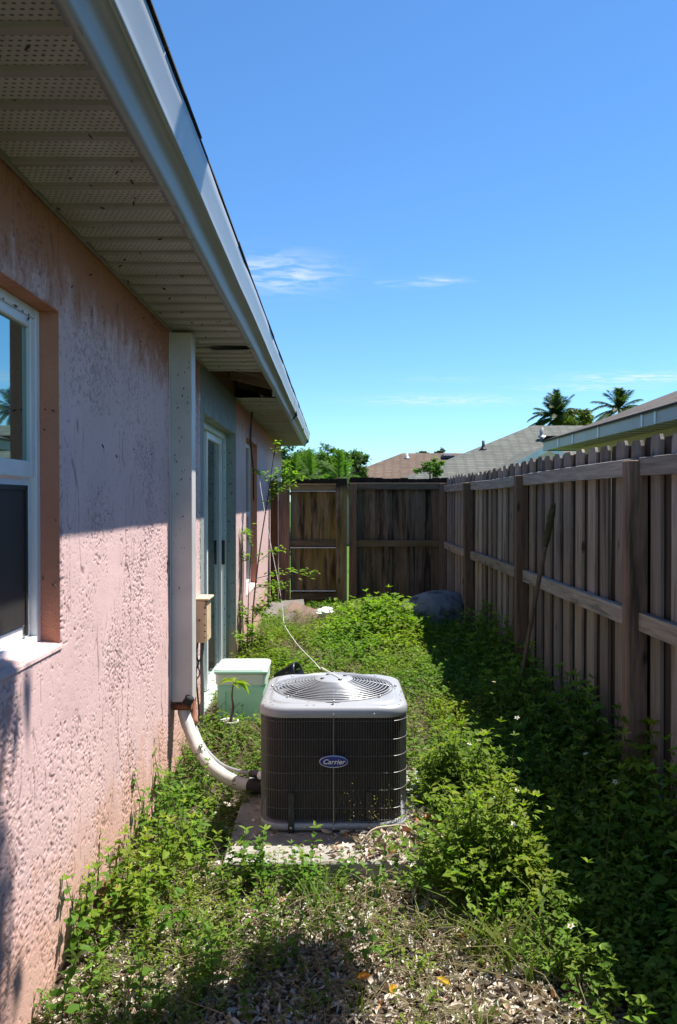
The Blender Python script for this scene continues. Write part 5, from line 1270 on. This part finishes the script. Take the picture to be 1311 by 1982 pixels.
def crown_rows(r, c, rad, n, ll, ca, cb, clumps=40, cl_r=.28):
    L = []; C = []
    for _ in range(clumps):
        v = Vector((r.gauss(0, 1), r.gauss(0, 1), r.gauss(0, 1))).normalized()*(r.random()**.45); C.append((Vector((c[0] + v.x*rad[0], c[1] + v.y*rad[1], c[2] + v.z*rad[2])), r.uniform(.7, 1.25), r.uniform(.6, 1.2)))
    m = min(rad)
    for _ in range(n):
        q, tone, sz = r.choice(C); v = Vector((r.gauss(0, 1), r.gauss(0, 1), r.gauss(0, .8))); p = q + v*(cl_r*m*sz*.55)
        k = lc(r, ca, cb); out = Vector((p.x-c[0], p.y-c[1], p.z-c[2])).normalized(); az = r.random()*6.283; el = r.uniform(-.8, .6)
        L.append([*p, math.cos(az)*math.cos(el), math.sin(az)*math.cos(el), math.sin(el), out.x + r.gauss(0, .5), out.y + r.gauss(0, .5), out.z + .5 + r.gauss(0, .4), ll*r.uniform(.6, 1.3), ll*.5*r.uniform(.7, 1.3), 1, k[0]*tone, k[1]*tone, k[2]*tone])
    return np.array(L)
def tree(name, label, c, rad, n, ll, ca, cb, seed, group=None, clumps=40, trunk=.12, base=None, cl_r=.28):
    r = random.Random(seed); b0 = base or (c[0], c[1], 0); root = empty(name, b0, label, 'tree', group)
    m = MB(); top = Vector(c); m.tube(bez([b0, Vector(b0).lerp(top, .45) + Vector((.05, 0, 0)), top], 4), [trunk*(1-.6*i/8) for i in range(9)], 8)
    for k in range(5):
        a = k*1.256 + r.random(); s = Vector(b0).lerp(top, .5 + .08*k); m.tube([s, s + Vector((math.cos(a)*rad[0]*.35, math.sin(a)*rad[1]*.35, rad[2]*.3)), s + Vector((math.cos(a)*rad[0]*.7, math.sin(a)*rad[1]*.7, rad[2]*.45))], [trunk*.4, trunk*.28, trunk*.1], 6)
    m.build('trunk', M['bark'], root)
    np_mesh('crown', *leaf_arrays(crown_rows(r, c, rad, n, ll, ca, cb, clumps, cl_r), LEAF4), M['leaf'], root); return root
D1, D2 = (.055, .105, .022), (.11, .18, .04)
for k, (x_, y_, d, rw, rh, lab) in enumerate(((566, 905, 26, .75, .75, 'dark rounded tree just right of the end of the eave'), (600, 893, 27, .55, .5, 'low clump of tree crown between the eave and the tallest crown'), (643, 892, 28, .65, .62, 'tallest leafy tree crown behind the wooden gate'), (688, 900, 29, .5, .62, 'small tree with a pointed crown beside the reddish brown roof'), (612, 915, 25, 1.1, .55, 'broad low tree crown right above the gate top'))):
    tree('garden_tree', lab, tuple(px(x_, y_, d)), (rw, rw, rh), 2600, .13, D1, D2, 900 + k, 'trees beyond the gate', 30)
tree('garden_tree', 'bright green bush crown in front of the reddish brown roof', tuple(px(832, 905, 21)), (.42, .4, .22), 900, .10, (.08, .15, .03), (.14, .21, .05), 930, None, 16, .05)
tree('garden_tree', 'yellow green leafy crown between the two coconut palms', tuple(px(1122, 812, 43)), (.85, .8, .6), 900, .22, (.09, .12, .025), (.17, .19, .04), 931, None, 16, .1)
tree('garden_tree', 'distant dark crown peeping over the ridge of the brown roof', tuple(px(850, 876, 60)), (.55, .6, .3), 350, .2, (.06, .08, .03), (.12, .11, .05), 932, None, 10, .08)
tree('garden_tree', 'tiny distant crown left of the peeping one on the ridge', tuple(px(815, 878, 60)), (.5, .5, .22), 250, .2, (.05, .08, .03), (.10, .11, .05), 933, None, 8, .08)
def frond(L, S, p, az, el, ln, n, ll, lw, r, droop, ca, cb, hang=-.28):
    P0 = Vector(p); pts = []
    for i in range(9):
        t = i/8; pts.append(P0 + Vector((math.cos(az)*math.cos(el), math.sin(az)*math.cos(el), math.sin(el)))*ln*t + Vector((0, 0, -droop*ln*t*t)))
    addstem(S, [tuple(q) for q in pts], ln*.012, ln*.004, (.16, .17, .06))
    side = Vector((-math.sin(az), math.cos(az), 0))
    for i in range(n):
        t = .12 + .88*i/n; k = t*8; j = min(7, int(k)); q = pts[j].lerp(pts[j+1], k-j); tg = (pts[j+1]-pts[j]).normalized()
        l = ll*(.45 + .55*math.sin(math.pi*min(1, t*.85 + .12)))
        for sg in (-1, 1):
            d = (side*sg*.62 + tg*.85 + Vector((0, 0, hang + r.uniform(-.18, .12)))).normalized(); nrm = tg.cross(d)
            L.append([*q, *d, *(nrm*sg + Vector((0, 0, .6))), l*r.uniform(.8, 1.1), lw, 1.0, *lc(r, ca, cb)])
def palm(name, label, base, h, nf, fl, seed, group, ca, cb, ll, lw, els=(-.3, 1.3), nl=26, trunk=.13, droop=.55):
    r = random.Random(seed); root = empty(name, base, label, 'palm tree', group); top = Vector(base) + Vector((r.uniform(-.3, .3), 0, h))
    m = MB(); m.tube(bez([base, Vector(base).lerp(top, .5) + Vector((.15, 0, 0)), top], 5), [trunk*(1.2 - .5*i/10) for i in range(11)], 8); m.build('trunk', M['bark'], root)
    for k in range(nf):
        L, S = [], []; el = els[0] + (els[1]-els[0])*((k*.4142 + .1) % 1)
        tn = r.uniform(.6, 1.25); frond(L, S, tuple(top), k*2.4 + r.uniform(-.3, .3), el, fl*r.uniform(.8, 1.12), nl, ll, lw, r, droop*r.uniform(.6, 1.3)*(1.15 - .55*max(0, el)/1.4), [c*tn for c in ca], [c*tn for c in cb])
        np_mesh('frond', *join([leaf_arrays(np.array(L), FROND), stem_arrays(np.array(S))]), M['leaf'], root)
a = px(1085, 797, 45); palm('coconut_palm', 'dense coconut palm rising behind the ridge of the grey roof', (a.x, a.y, 0), a.z - .35, 58, 1.95, 1, 'coconut palms behind the roofs', (.035, .065, .022), (.10, .14, .05), .42, .036, (-.35, 1.5), 40)
a = px(1190, 785, 45); palm('coconut_palm', 'thinner coconut palm half hidden behind the brown shingled hip', (a.x, a.y, 0), a.z - .25, 30, 1.85, 2, 'coconut palms behind the roofs', (.04, .07, .025), (.11, .15, .05), .42, .036, (-.2, 1.52), 40)
for k, (x_, y_, d, lab) in enumerate(((572, 912, 17, 'feathery palm clump above the hinge side of the gate'), (608, 908, 18, 'feathery palm clump above the middle of the gate'), (650, 910, 17.5, 'feathery palm clump above the gap beside the gate'), (692, 914, 18.5, 'feathery palm clump above the left end of the cross fence'))):
    a = px(x_, y_, d); palm('areca_palm', lab, (a.x, a.y, 0), a.z - .25, 12, .85, 40 + k, 'areca palms beyond the gate', (.06, .12, .03), (.13, .21, .06), .20, .022, (.1, 1.4), 20, .05, .5)
# neighbour's tree overhanging the yard above the picture: its shade falls on wall and litter
ot = empty('overhanging_tree', (3.0, 1.4, 0), 'leafy neighbouring tree behind the fence whose boughs shade the near wall and litter', 'tree')
r = random.Random(12); m = MB()
m.tube(bez([(3.0, 1.4, -.1), (2.95, 1.5, 1.6), (2.7, 1.8, 3.2), (2.2, 2.3, 4.3)], 5), [.15 - .006*i for i in range(16)], 10)
for q in (((2.5, 2.0, 3.7), (1.9, 2.7, 4.3), (1.3, 2.9, 4.5), (.8, 3.1, 4.7)), ((2.3, 2.2, 4.1), (2.0, 2.0, 4.6), (1.5, 2.0, 4.9)), ((2.6, 1.9, 3.5), (1.9, 1.6, 4.0), (1.2, 1.5, 4.4)), ((2.4, 2.1, 3.9), (2.2, 2.9, 4.3), (1.9, 3.2, 4.5))):
    pts = bez(q, 4); m.tube(pts, [.055 - .045*i/len(pts) for i in range(len(pts))], 7)
m.build('trunk', M['bark'], ot)
rows = [crown_rows(r, c, rad, n, .12, D1, D2, 12, .5) for c, rad, n in OVERHANG]
np_mesh('crown', *leaf_arrays(np.concatenate(rows), LEAF4), M['leaf'], ot)
